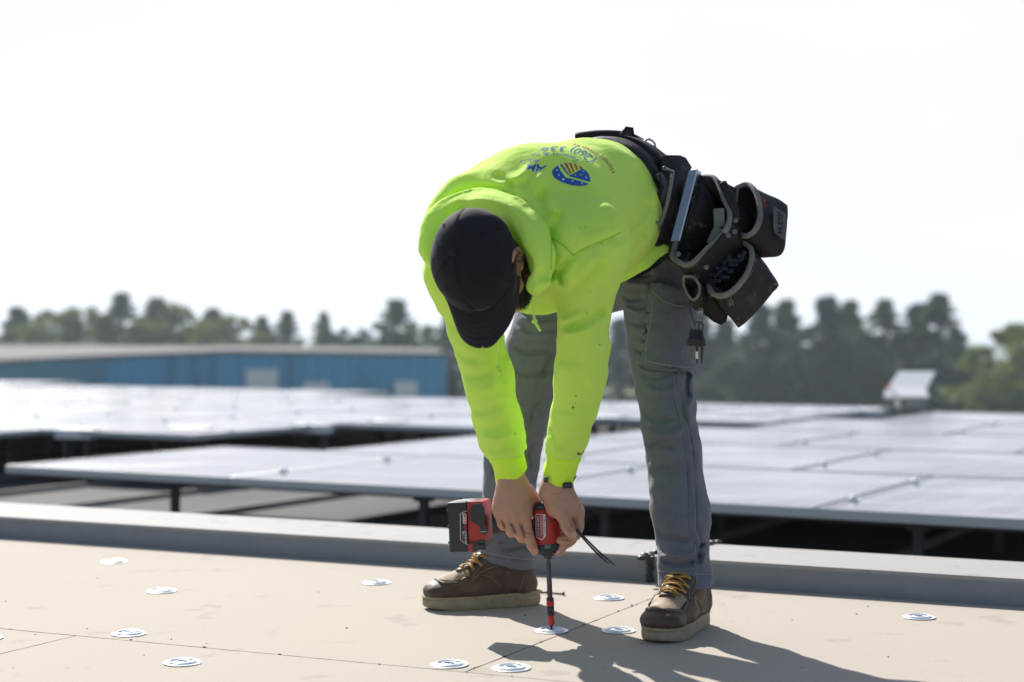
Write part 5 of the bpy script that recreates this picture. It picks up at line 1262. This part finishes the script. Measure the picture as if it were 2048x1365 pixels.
put_text(vtext("RED", 352, 715, 356, 830, 34, M_lred, 0, weight=.02), M_lred, .0006, bat, zb1)
put_text(vtext("LITHIUM", 354, 838, 366, 1062, 34, M_label, 0, weight=.02), M_label, .0006, bat, zb1)
put_text(vtext("XC", 312, 836, 314, 920, 30, M_label, 0, weight=.02), M_label, .0006, bat, zb1)
put_text(vtext("5.0", 312, 930, 316, 1035, 34, M_lred, 0, weight=.02), M_lred, .0006, bat, zb1)
# anvil, extension and bit
tipP = G(1103, 1262); tipP[2] = .006; tipP[1] = 3.575; tipP[0] = (1103-CX)/F_PX*3.575; top = dax1
def axis_part(name, m, prof, n=24):
    """prof: (distance fraction from the nose to the tip, radius)"""
    ax = tipP-top; L = np.linalg.norm(ax); ax /= L; x = np.cross(ax, (0, 1, 0)); x /= np.linalg.norm(x); y = np.cross(ax, x); a = np.linspace(0, 2*np.pi, n, endpoint=False)
    mb = MB(); mb.loft([top+ax*L*t+r*(np.cos(a)[:, None]*x+np.sin(a)[:, None]*y) for t, r in prof]); return mb.build(name, m, drv, ang=40)
ff = lambda y: (y-1107)/(1258-1107)
axis_part("chuck", M_steel, [(-.01, .013), (ff(1108), .0145), (ff(1112), .0145), (ff(1114), .010), (ff(1118), .0095)])
axis_part("bit_shank", M_steel, [(ff(1116), .0045), (ff(1124), .0040), (ff(1124.5), .0058), (ff(1198), .0058)], 12)
axis_part("bit_collar", M_blk, [(ff(1196), .0070), (ff(1197), .0084), (ff(1202), .0084), (ff(1202.5), .0078)])
axis_part("bit_red_ring", M_red, [(ff(1202.5), .0082), (ff(1203), .0088), (ff(1212), .0088), (ff(1213), .0080)])
axis_part("bit_sleeve", M_blk, [(ff(1212.5), .0070), (ff(1214), .0082), (ff(1222), .0082), (ff(1223), .0072), (ff(1225), .0072), (ff(1226), .0084), (ff(1232), .0084), (ff(1232.5), .006)])
axis_part("bit_tip_holder", M_red, [(ff(1232), .0070), (ff(1234), .0078), (ff(1248), .0074), (ff(1254), .0035)], 8)
axis_part("driver_bit", M_steel, [(ff(1252), .0035), (ff(1259), .0022), (1.0, .0012)], 8)
# black cable ties pinched in the left hand
for nm, pts, lab in (("cable_tie", [(1153, 1060, -.055), (1167, 1078, -.058), (1192, 1105, -.060), (1217, 1128, -.060)], "shorter of two thin black ties held between thumb and finger"), ("cable_tie", [(1154, 1058, -.050), (1170, 1076, -.054), (1199, 1105, -.056), (1231, 1132, -.055)], "longer of two thin black ties, its end reaching farther right")):
    mb = MB(); mb.tube(spline([h3(x, y, d) for x, y, d in pts], 16), [.0030, .0032, .0036, .0042, .0018], 8, flat=.6); o = mb.build(nm, M_blk, smooth=True, loc=h3(1155, 1060)); tag(o, lab, "cable tie", "black ties in the hand")

# ------------------------------------------------------------------ insulation plates and their screws
def make_plate():
    mb = MB(); r0 = .038
    mb.lathe([(r0, .0008), (r0, .0020), (r0-.0015, .0026), (r0-.0065, .0020), (.0290, .0018), (.0280, .0052), (.0262, .0060), (.0245, .0056), (.0232, .0018), (.0165, .0014), (.0155, .0044), (.0138, .0050), (.0122, .0046), (.0108, .0012), (.0045, .0006), (.0001, .0006)], n=56)
    o = mb.build("fastening_plate", M_plate, ang=28)
    mb = MB(); mb.lathe([(.0052, .0010), (.0050, .0022), (.0036, .0030), (.0016, .0026), (.0014, .0014), (.0001, .0014)], n=14); mb.build("screw_head", M_steel, o, local=True, smooth=True); return o
pl0 = make_plate(); first = True
for px, py, lab in ((228, 1125, "round steel fastening plate nearest the curb on the far left, blurred"), (323, 1184, "round steel plate second from the curb on the left"), (258, 1269, "round steel plate just above the long board joint at the left"),
                    (365, 1327, "round steel plate just below the long board joint at the left"), (753, 1167, "round steel plate alone left of the worker's toe, beside the curb"), (899, 1331, "round steel plate left of where the board joints meet"),
                    (1023, 1338, "round steel plate right of where the board joints meet"), (1103, 1263, "round steel plate under the driver's bit"), (1218, 1198, "round steel plate between the boots, behind the diagonal joint"),
                    (1237, 1263, "round steel plate touching the boot on the right, partly shaded"), (1838, 1236, "round steel plate alone at the right side of the roof"), (-30, 1278, "round steel plate cut by the left edge of the photo")):
    o = pl0 if first else pl0.copy()
    if not first:
        S.collection.objects.link(o)
        c = pl0.children[0].copy(); S.collection.objects.link(c); c.parent = o
    first = False; p = G(px, py); o.location = (p[0], p[1], .0004); o.rotation_euler = (random.uniform(-.012, .012), random.uniform(-.012, .012), random.random()*6)
    tag(o, lab, "fastening plate", "round fastening plates on the boards")
# loose strip with a small bracket near the curb
mb = MB(); a, b = G(1082, 1187), G(1127, 1191); mb.tube([a+(0, 0, .003), b+(0, 0, .003)], .0022, 6); mb.box(b+(0, 0, .004), (.006, .008, .008)); mb.box(a+(0, 0, .004), (.004, .006, .008)); mb.box((a*2+b)/3+(0, 0, .005), (.010, .006, .008))
tag(mb.build("metal_offcut", M_steel, loc=(a+b)/2), "small bent metal offcut lying behind the driver's bit", "scrap")
# ------------------------------------------------------------------ tool belt and pouches
M_belt = mat("worn_black_leather", (.010, .008, .010), .6, noise=[(14, .6, (.020, .015, .017)), (70, .4, (.006, .005, .006))], bump=[(60, .4, .002), (300, .3, .0008)], spec=.35, stain=[(15, .58, (.042, .033, .031), .7), (34, .62, (.19, .165, .145), .65), (110, .68, (.34, .31, .28), .5)])
M_web = mat("black_webbing", (.008, .009, .012), .7, bump=(400, .5, .001), spec=.3, weave=(160, .6))
M_trim = mat("grey_edge_binding", (.13, .128, .125), .8, noise=(30, .8, (.24, .23, .21)), stain=(50, .62, (.05, .05, .05), .6), bump=(400, .5, .001))
M_rivet = mat("old_rivet", (.20, .19, .18), .35, .9)
belt = thing("tool_belt", "worn black tool belt with pouches round the bending man's hips", "tool belt", (.33, 3.80, .9))
def W2(x, y, dy): return W(x, y, 3.60+dy)
zq = lambda x, y, dy=0: W2(1290+x/6.827, 300+y/6.825, dy)        # upper close-up
zr = lambda x, y, dy=0: W2(1320+x/5.054, 470+y/5.055, dy)        # lower close-up
# padded belt: an oval band round the waist
sp = np.array([.50, .86, .02]); sp /= np.linalg.norm(sp); La = np.cross(sp, (0, 0, 1)); La /= np.linalg.norm(La); Do = np.cross(La, sp)
bc = np.array([.222, 3.710, .957])
def ring(off, ra, rb, n=72, sag=0):
    a = np.linspace(0, 2*np.pi, n, endpoint=False); return bc+sp*off+np.cos(a)[:, None]*ra*La+np.sin(a)[:, None]*rb*Do+np.array([vnoise(np.array([math.cos(t)*3, math.sin(t)*3, off*20.]))*.004 for t in a])[:, None]*(np.cos(a)[:, None]*La+np.sin(a)[:, None]*Do)
mb = MB(); mb.loft([ring(-.062, .138, .140), ring(-.064, .147, .148), ring(-.045, .158, .156), ring(-.033, .163, .160), ring(-.02, .167, .163), ring(.03, .174, .166), ring(.062, .176, .163), ring(.066, .164, .15)], cap=False); mb.build("padded_belt", M_belt, belt, smooth=True)
mb = MB(); mb.loft([ring(-.012, .168, .165), ring(-.012, .173, .169), ring(.034, .180, .171), ring(.034, .174, .166)], cap=False); mb.build("webbing", M_web, belt, smooth=True)
# strap that shows over the small of the back, with its buckle
mb = MB(); P = spline([W(1152, 276, 3.80), W(1200, 271, 3.78), W(1250, 274, 3.76), W(1285, 290, 3.71), W(1306, 320, 3.66), W(1312, 360, 3.62)], 26); mb.tube(P, .0085, 10, flat=1.5, up=(0, 0, 1)); mb.build("back_strap", M_web, belt, smooth=True)
mb = MB(); mb.prism([W(1241, 271, 3.74), W(1244, 262, 3.74), W(1253, 253, 3.74), (W(1264, 256, 3.74)), W(1267, 260, 3.74), W(1266, 273, 3.74)], (0, .03, .002)); mb.build("strap_clip", M_black, belt)
mb = MB(); mb.tube([W(1245, 270, 3.73), W(1252, 255, 3.73), W(1265, 257, 3.73), W(1267, 274, 3.73)], .003, 6); mb.build("clip_edge", M_web, belt, smooth=True)
mb = MB(); mb.tube(spline([W(1286, 284, 3.70), W(1298, 279, 3.70), W(1309, 287, 3.69), W(1311, 300, 3.68)], 14), .0024, 8); mb.build("wire_loop", mat("grey_wire", (.35, .36, .38), .3, .9), belt, smooth=True)
mb = MB(); mb.tube(spline([zq(175, 330, -.02), zq(235, 420, -.035), zq(265, 540, -.035), zq(225, 650, -.03), zq(170, 760, -.02)], 18), .0085, 8, flat=.35, up=(0, 1, 0)); mb.build("strap_loop", mat("blue_black_strap", (.035, .042, .055), .45), belt, smooth=True)
# worn leather strip with creased stitching behind the strap
mb = MB(); mb.tube(spline([zq(385, 290, -.03), zq(350, 480, -.045), zq(310, 700, -.05), zq(250, 900, -.045), zq(180, 1100, -.03)], 30), [.004, .005, .0045, .005, .004], 8); mb.build("belt_piping", M_trim, belt, smooth=True)
mb = MB(); mb.loft([[zq(x, y, d) for x, y, d in ((200, 70, .03), (480, 75, .06), (560, 110, .06), (640, 240, .05), (520, 480, .0), (430, 900, -.02), (340, 1240, -.01), (60, 1200, -.01), (120, 850, -.04), (190, 500, -.05), (210, 250, -.02))], [zq(x, y, d) for x, y, d in ((200, 70, .07), (480, 75, .10), (560, 110, .10), (640, 240, .09), (520, 480, .05), (430, 900, .04), (340, 1240, .04), (60, 1200, .04), (120, 850, .04), (190, 500, .03), (210, 250, .03))]])
mb.build("belt_backing", M_belt, belt, smooth=True, ang=60)
for x, y in ((135, 985), (190, 1000)):
    mb = MB(); mb.lathe([(.0045, 0), (.004, .003), (.001, .004)], zq(x, y, -.055), 12, M=np.array([[1, 0, 0], [0, 0, -1], [0, 1, 0]])); mb.build("rivet", M_rivet, belt, smooth=True)
RY = np.array([[1, 0, 0], [0, 0, -1], [0, 1, 0]])
def rivet(p, parent, r=.0055):
    mb = MB(); mb.lathe([(r, 0), (r, .0015), (r*.75, .0022), (r*.7, .001), (r*.35, .0012), (r*.3, .0035), (.0005, .0040)], p, 16, M=RY); mb.build("rivet", M_rivet, parent, smooth=True)
def pouch(mouth, base, wall=.004, lab=None, seed=1, binding=.0062, belly=.01):
    """open bag: mouth and base are closed rings of 3D points; double wall, bound edge"""
    n = 48; Mo, Ba = spline(list(mouth)+[mouth[0]], n+1)[:-1], spline(list(base)+[base[0]], n+1)[:-1]; cm, cb = Mo.mean(0), Ba.mean(0)
    outer = []; inner = []
    for t in np.linspace(0, 1, 12):
        r = Mo*(1-t)+Ba*t; c = cm*(1-t)+cb*t; d = r-c; d /= np.linalg.norm(d, axis=1)[:, None]+1e-9
        q = r+d*(belly*math.sin(math.pi*t)); q = q+d*(.0028*vnoise(q*28, seed))[:, None]; outer.append(q); inner.append(q-d*wall)
    bot = outer[-1]*.86+cb*.14; bot = bot+(cb-cm)/np.linalg.norm(cb-cm)*.008
    mb = MB(); mb.loft(inner[::-1][1:]+[inner[0]*.5+outer[0]*.5]+outer+[bot], cap=False)
    k = len(mb.v); nn = n; mb.f.append(tuple(range(k-nn, k))); mb.f.append(tuple(range(0, nn))[::-1])
    o = mb.build("pouch", M_belt, belt, smooth=True, ang=70)
    if lab: o['label'] = lab
    mb = MB(); rim = np.vstack([Mo, Mo[:2]]); mb.tube(rim, binding, 10, flat=1.0, cap=False); b = mb.build("edge_binding", M_trim, o, smooth=True)
    mb = MB()
    for r_ in (outer[1], ): mb.tube(np.vstack([r_, r_[:2]])+np.array([0, -.0008, 0]), .0008, 5, cap=False)
    mb.build("stitch_line", M_trim, o, smooth=True)
    return o
# A: large open pouch next to the hip
pA = pouch([zq(780, 370, .07), zq(960, 400, .03), zq(1075, 660, -.02), zq(1160, 900, -.05), zq(1080, 1130, -.075), zq(860, 1340, -.08), zr(300, 300, -.075), zr(150, 245, -.06), zr(140, 165, -.02), zq(520, 900, .045), zq(650, 560, .08)],
           [zq(1300, 640, .10), zq(1500, 900, .08), zq(1480, 1100, .03), zq(1380, 1340, -.01), zr(620, 480, -.01), zr(480, 560, -.01), zr(380, 520, .02), zq(1000, 1300, .08), zq(1150, 900, .12)], belly=.004, seed=2)
# B: pouch with the badge
pB_ = pouch([zq(1250, 520, .035), zq(1390, 475, .03), zq(1500, 560, .0), zq(1565, 760, -.03), zq(1560, 960, -.045), zq(1480, 1120, -.05), zq(1360, 1180, -.04), zq(1290, 1100, -.005), zq(1230, 860, .03)],
            [zq(1640, 600, .06), zq(1900, 740, .045), zq(1945, 800, .03), zq(1925, 1100, -.01), zq(1890, 1400, -.02), zq(1720, 1470, -.02), zq(1500, 1440, .0), zq(1480, 1100, .05), zq(1540, 760, .07)], belly=.003, seed=5, lab="upper pouch with a grey badge")
# C: lower pouch full of screws
pC_ = pouch([zr(845, 75, -.02), zr(925, 160, -.045), zr(905, 330, -.07), zr(810, 490, -.085), zr(680, 600, -.09), zr(560, 610, -.08), zr(500, 540, -.05), zr(500, 470, -.02), zr(640, 300, .0), zr(760, 170, .0)],
            [zr(1020, 230, .01), zr(1190, 480, -.01), zr(1165, 545, -.015), zr(1000, 740, -.03), zr(815, 925, -.05), zr(770, 900, -.05), zr(640, 700, -.05), zr(620, 560, .02), zr(850, 350, .05)], belly=.003, seed=8, lab="dirt-spotted lower pouch filled with screws")
# D: narrow tool sleeve and the bag under it
pD = pouch([zr(240, 420, -.06), zr(340, 430, -.065), zr(400, 520, -.065), zr(385, 620, -.06), zr(320, 650, -.04), zr(245, 520, -.04)],
           [zr(420, 500, -.03), zr(520, 640, -.03), zr(480, 720, -.04), zr(400, 760, -.04), zr(330, 740, -.02), zr(330, 600, -.01)], belly=.003, binding=.0032, seed=11)
mb = MB(); mb.loft([[zr(x, y, d) for x, y in ((480, 480), (640, 560), (700, 760), (670, 880), (615, 912), (540, 880), (430, 790), (400, 640))] for d in (-.045, -.02, .03)]); mb.build("rear_bag", M_belt, belt, smooth=True, ang=60)
# joining leather between pouches
mb = MB(); mb.loft([[zq(x, y, d) for x, y in ((980, 410), (1060, 430), (1250, 530), (1230, 700), (1290, 900), (1300, 1150), (1500, 1250), (1440, 1500), (1150, 1900), (900, 2000), (720, 1900), (900, 1500), (1120, 1150), (1175, 900), (1100, 640))] for d in (-.015, .04)]); mb.build("pouch_backing", M_belt, belt, smooth=True, ang=60)
mb = MB(); mb.loft([[zq(x, y, d) for x, y in ((700, 320), (790, 360), (960, 405), (1250, 525), (1240, 600), (980, 640), (760, 500))] for d in (.03, .07)]); mb.build("back_panel", M_belt, belt, smooth=True, ang=60)
mb = MB(); mb.tube(spline([zq(1060, 440, -.02), zq(1150, 620, -.035), zq(1220, 800, -.045), zq(1260, 960, -.05)], 20), [.008, .010, .010, .008], 8, flat=.4, up=(0, 1, 0)); mb.build("leather_strap", M_belt, belt, smooth=True)
mb = MB(); mb.tube(spline([zq(1090, 1150, -.085), zq(980, 1300, -.095), zr(500, 180, -.10), zr(400, 290, -.095)], 20), [.006, .006, .006, .004], 8, flat=.5, up=(0, 1, 0)); mb.build("leather_strap", M_belt, belt, smooth=True)
for p in (zq(1240, 965, -.065), zq(1225, 1120, -.07), zr(185, 195, -.085), zr(470, 330, -.105), zr(690, 8, -.09)): rivet(p, belt)
# badge with stitched letters
def plane_map(c00, c10, c01):
    c00, c10, c01 = map(np.array, (c00, c10, c01)); return lambda u, v, off=0: c00+(c10-c00)*u+(c01-c00)*v+np.cross(c01-c00, c10-c00)/np.linalg.norm(np.cross(c01-c00, c10-c00))*off
bpts = [(1755, 770), (1905, 860), (1935, 880), (1905, 1240), (1765, 1130), (1750, 1050)]
def bd(x, y, off=0): t = (x-1500)/450; return zq(x, y, -.028-.012*(1-t)-off+(y-1000)*(-.00003))
mb = MB(); mb.loft([[bd(x, y, .006) for x, y in bpts], [bd(x, y, .003) for x, y in bpts], [bd(x, y, -.006) for x, y in bpts]]); bdg = mb.build("badge", mat("grey_badge_leather", (.10, .10, .105), .6, noise=(60, .6, (.05, .05, .052))), pB_)
v, f = text_polys("GTM", 0, .01); a0 = min(p.x for p in v); a1 = max(p.x for p in v)
P = [bd(1885-(1-p.y/.7)*0-60+((p.y/.7))*62-(p.x-a0)/(a1-a0)*12, 880+(p.x-a0)/(a1-a0)*265, .0075) for p in v]; mk("badge_lettering", P, f, mat("badge_black", (.012, .012, .012), .6), bdg, smooth=False)
mb = MB(); mb.tube([bd(1800, 840, .007), bd(1830, 860, .007), bd(1830, 1030, .007)], .0012, 5); mb.build("badge_line", M_black, bdg)
# red printed mark beside the badge
mb = MB(); M_rm = mat("red_mark", (.30, .03, .03), .6)
for (x0, y0, x1, y1) in ((1600, 640, 1625, 720), (1625, 720, 1640, 780), (1615, 700, 1645, 690), (1625, 760, 1655, 770)): mb.tube([zq(x0, y0, -.030), zq(x1, y1, -.034)], .0016, 5)
mb.build("red_mark", M_rm, pB_)
# inner wall of A that closes the view into the bag
mb = MB(); mb.loft([[zq(x, y, d) for x, y in ((690, 380), (800, 430), (950, 700), (1050, 900), (1030, 1100), (860, 1280), (600, 1420), (420, 1400), (480, 1150), (560, 700))] for d in (.02, .06)]); mb.build("inner_wall", M_belt, pA, smooth=True, ang=60)

# hanging key-clip cluster
keys = thing("tool_clips", "bunch of black nut-driver holders and bits hanging from the belt by silver rings", "tool clips", tuple(zr(380, 760, -.05)))
mb = MB()
for x in (395, 420): mb.tube(spline([zr(x-10, 850, -.06), zr(x-8, 770, -.06), zr(x+6, 740, -.06), zr(x+14, 780, -.06), zr(x+8, 860, -.06)], 20), .0014, 6)
mb.build("wire_ring", M_rivet, keys, smooth=True)
for x, y in ((350, 920), (385, 920), (412, 925)):
    mb = MB(); t_ = np.linspace(0, 2*np.pi, 20); mb.tube([zr(x+22*math.cos(q), y+45*math.sin(q), -.062+.004*math.cos(q)) for q in t_], .0016, 6, cap=False); mb.build("split_ring", M_dark if x > 400 else M_rivet, keys, smooth=True)
for (x0, y0, x1, y1), bit in (((325, 950, 300, 1120), (275, 1290)), ((372, 960, 375, 1125), (374, 1300)), ((412, 960, 428, 1130), (418, 1300)), ((345, 960, 335, 1115), (300, 1290))):
    a, b = zr(x0, y0, -.064), zr(x1, y1, -.064); mb = MB(); ax = b-a; L = np.linalg.norm(ax); ax /= L; X_ = np.cross(ax, (0, 1, 0)); X_ /= np.linalg.norm(X_); Y_ = np.cross(ax, X_); aa = np.linspace(0, 2*np.pi, 16, endpoint=False)
    mb.loft([a+ax*L*t+r*(np.cos(aa)[:, None]*X_+np.sin(aa)[:, None]*Y_) for t, r in ((0, .003), (.05, .005), (.55, .0055), (.6, .0085), (.7, .0088), (.72, .0080), (.76, .0080), (.78, .0088), (.88, .0088), (.9, .0080), (.98, .0078), (1, .004))]); mb.build("bit_holder", M_blk, keys, smooth=True, ang=50)
    mb = MB(); mb.tube([b, zr(bit[0], bit[1], -.064)], [.0036, .0032, .0020], 6); mb.build("bit", M_rib if bit[0] < 310 else M_blk, keys)
mb = MB(); mb.tube([zr(372, 1180, -.070), zr(374, 1255, -.070)], .0030, 8); mb.build("white_band", M_white, keys)
mb = MB(); mb.tube(spline([zr(295, 680, -.05), zr(310, 780, -.055), zr(335, 860, -.06), zr(350, 910, -.062)], 14), .0010, 5); mb.build("cord", M_web, keys, smooth=True)

# speed square in pouch A
M_sq = mat("brushed_aluminium", (.33, .38, .42), .33, .85, noise=(30, .4, (.24, .28, .31)), bump=(200, .1, .0005), stain=(60, .66, (.5, .52, .54), .5))
sq = thing("speed_square", "silver triangular speed square sticking out of the biggest pouch", "speed square", tuple(zq(520, 800)))
mb = MB(); fl_ = [zq(600, 285, .0), zq(715, 270, -.004), zq(470, 1235, -.078), zq(350, 1250, -.074)]; mb.prism(fl_, (.001, .0035, 0)); mb.build("flange", M_sq, sq)
mb = MB(); mb.tube([zq(712, 272, -.006), zq(465, 1240, -.081)], .0022, 4); mb.tube([zq(712, 272, -.006), zq(712, 300, .01)], .002, 4); mb.build("flange_edge", M_zinc, sq)
body = [zq(705, 290, -.001), zq(745, 480, .018), zq(760, 560, .022), zq(700, 700, .012), zq(620, 960, -.02), zq(490, 1255, -.070), zq(470, 1220, -.074)]
mb = MB()
def bodyp(t, w): return (1-t)*zq(712, 285, -.002)+t*zq(468, 1225, -.078)+w*(zq(760, 540, .06)-zq(650, 560, -.02))
for quad in (((0, 0), (0.02, .55), (.15, .75), (.25, .55), (.22, 0)), ((.22, 0), (.25, .22), (.38, .18), (.40, 0)), ((.40, 0), (.38, .55), (.46, .55), (.47, 0)), ((.47, 0), (.48, .12), (.95, .10), (1, 0)), ((.15, .75), (.25, .55), (.38, .55), (.46, .55), (1, 0), (1, .1), (.5, .85))):
    mb.prism([bodyp(t, w) for t, w in quad], (.0005, .002, 0))
mb.build("plate", M_sq, sq)
# tubular tool on the belt
tt = thing("nut_setter", "short silver tube tool clipped to the belt below the strap", "tool", tuple(zq(300, 270, -.05)))
mb = MB(); a, b = zq(258, 250, -.06), zq(365, 300, -.035); ax = b-a; L = np.linalg.norm(ax); ax /= L; X_ = np.cross(ax, (0, 1, 0)); X_ /= np.linalg.norm(X_); Y_ = np.cross(ax, X_); aa = np.linspace(0, 2*np.pi, 20, endpoint=False)
mb.loft([a+ax*L*t+r*(np.cos(aa)[:, None]*X_+np.sin(aa)[:, None]*Y_) for t, r in ((.25, .0028), (0, .0028), (0, .0046), (.15, .0048), (.2, .0040), (1, .0040))]); mb.build("tube", M_rivet, tt, smooth=True, ang=40)
# grey blocks in pouch A
M_blkg = mat("grey_rubber", (.13, .13, .125), .8, noise=(40, .5, (.19, .19, .18)), bump=(80, .2, .001))
for c, rz_, lab in (((1010, 930), .05, "upper grey rubber block poking out of the biggest pouch"), ((960, 1180), -.45, "lower grey rubber block tucked in the biggest pouch, leaning")):
    p = zq(c[0], c[1], -.045); Mr = np.array(Matrix.Rotation(rz_*-1, 3, 'Y')); mb = MB(); mb.box(p, (.024, .016, .042), M=Mr, bev=.004)
    tag(mb.build("rubber_block", M_blkg, loc=p), lab, "block", "grey blocks in the biggest pouch")
# screws standing in pouch C
M_scr = mat("blued_screw", (.045, .055, .085), .35, .7)
mb = MB(); mb.lathe([(.0001, .0), (.0014, .003), (.0014, .040), (.0022, .0425), (.0052, .0435), (.0054, .0450), (.0030, .0462), (.0018, .0450), (.0001, .0448)], n=12)
me = None; pos = [(505, 400), (555, 410), (590, 385), (575, 335), (610, 355), (640, 330), (665, 340), (645, 280), (700, 215), (685, 250), (720, 255), (760, 255), (795, 262), (800, 215), (832, 215), (850, 180), (715, 295), (700, 370), (620, 420), (520, 470), (560, 460), (600, 465), (640, 430), (665, 425), (725, 360), (735, 300), (770, 300), (830, 245), (540, 500), (690, 430)]
rs = random.Random(8)
for i, (x, y) in enumerate(pos):
    if me is None: o = mb.build("screw", M_scr, smooth=True, ang=40); me = o
    else: o = me.copy(); S.collection.objects.link(o)
    d = Vector(zr(x, y, -.045)-zr(x+60+rs.uniform(-25, 25), y+130+rs.uniform(-20, 20), -.005)).normalized(); p = Vector(zr(x, y, -.050+.00005*(y-300)))-d*.044
    o.location = p; o.rotation_euler = d.to_track_quat('Z', 'Y').to_euler()
    tag(o, "dark blued screw standing head-up among others in the lower pouch", "screw", "screws in the lower pouch")
# ------------------------------------------------------------------ haze: one closed box of even air round everything
mb = MB(); mb.box((0, 1000, 11), (3600, 3200, 40)); hz = mb.build("haze", None)
mh = bpy.data.materials.new("haze"); mh.use_nodes = True; N = mh.node_tree.nodes
for q in list(N):
    if q.type == 'BSDF_PRINCIPLED': N.remove(q)
pv = N.new("ShaderNodeVolumePrincipled"); pv.inputs["Color"].default_value = (.78, .89, 1, 1); pv.inputs["Density"].default_value = .0005; pv.inputs["Anisotropy"].default_value = .3
mh.node_tree.links.new(pv.outputs[0], N["Material Output"].inputs["Volume"]); hz.data.materials.append(mh); tag(hz, None, None, kind='stuff')
hz.location = (0, 0, 0)
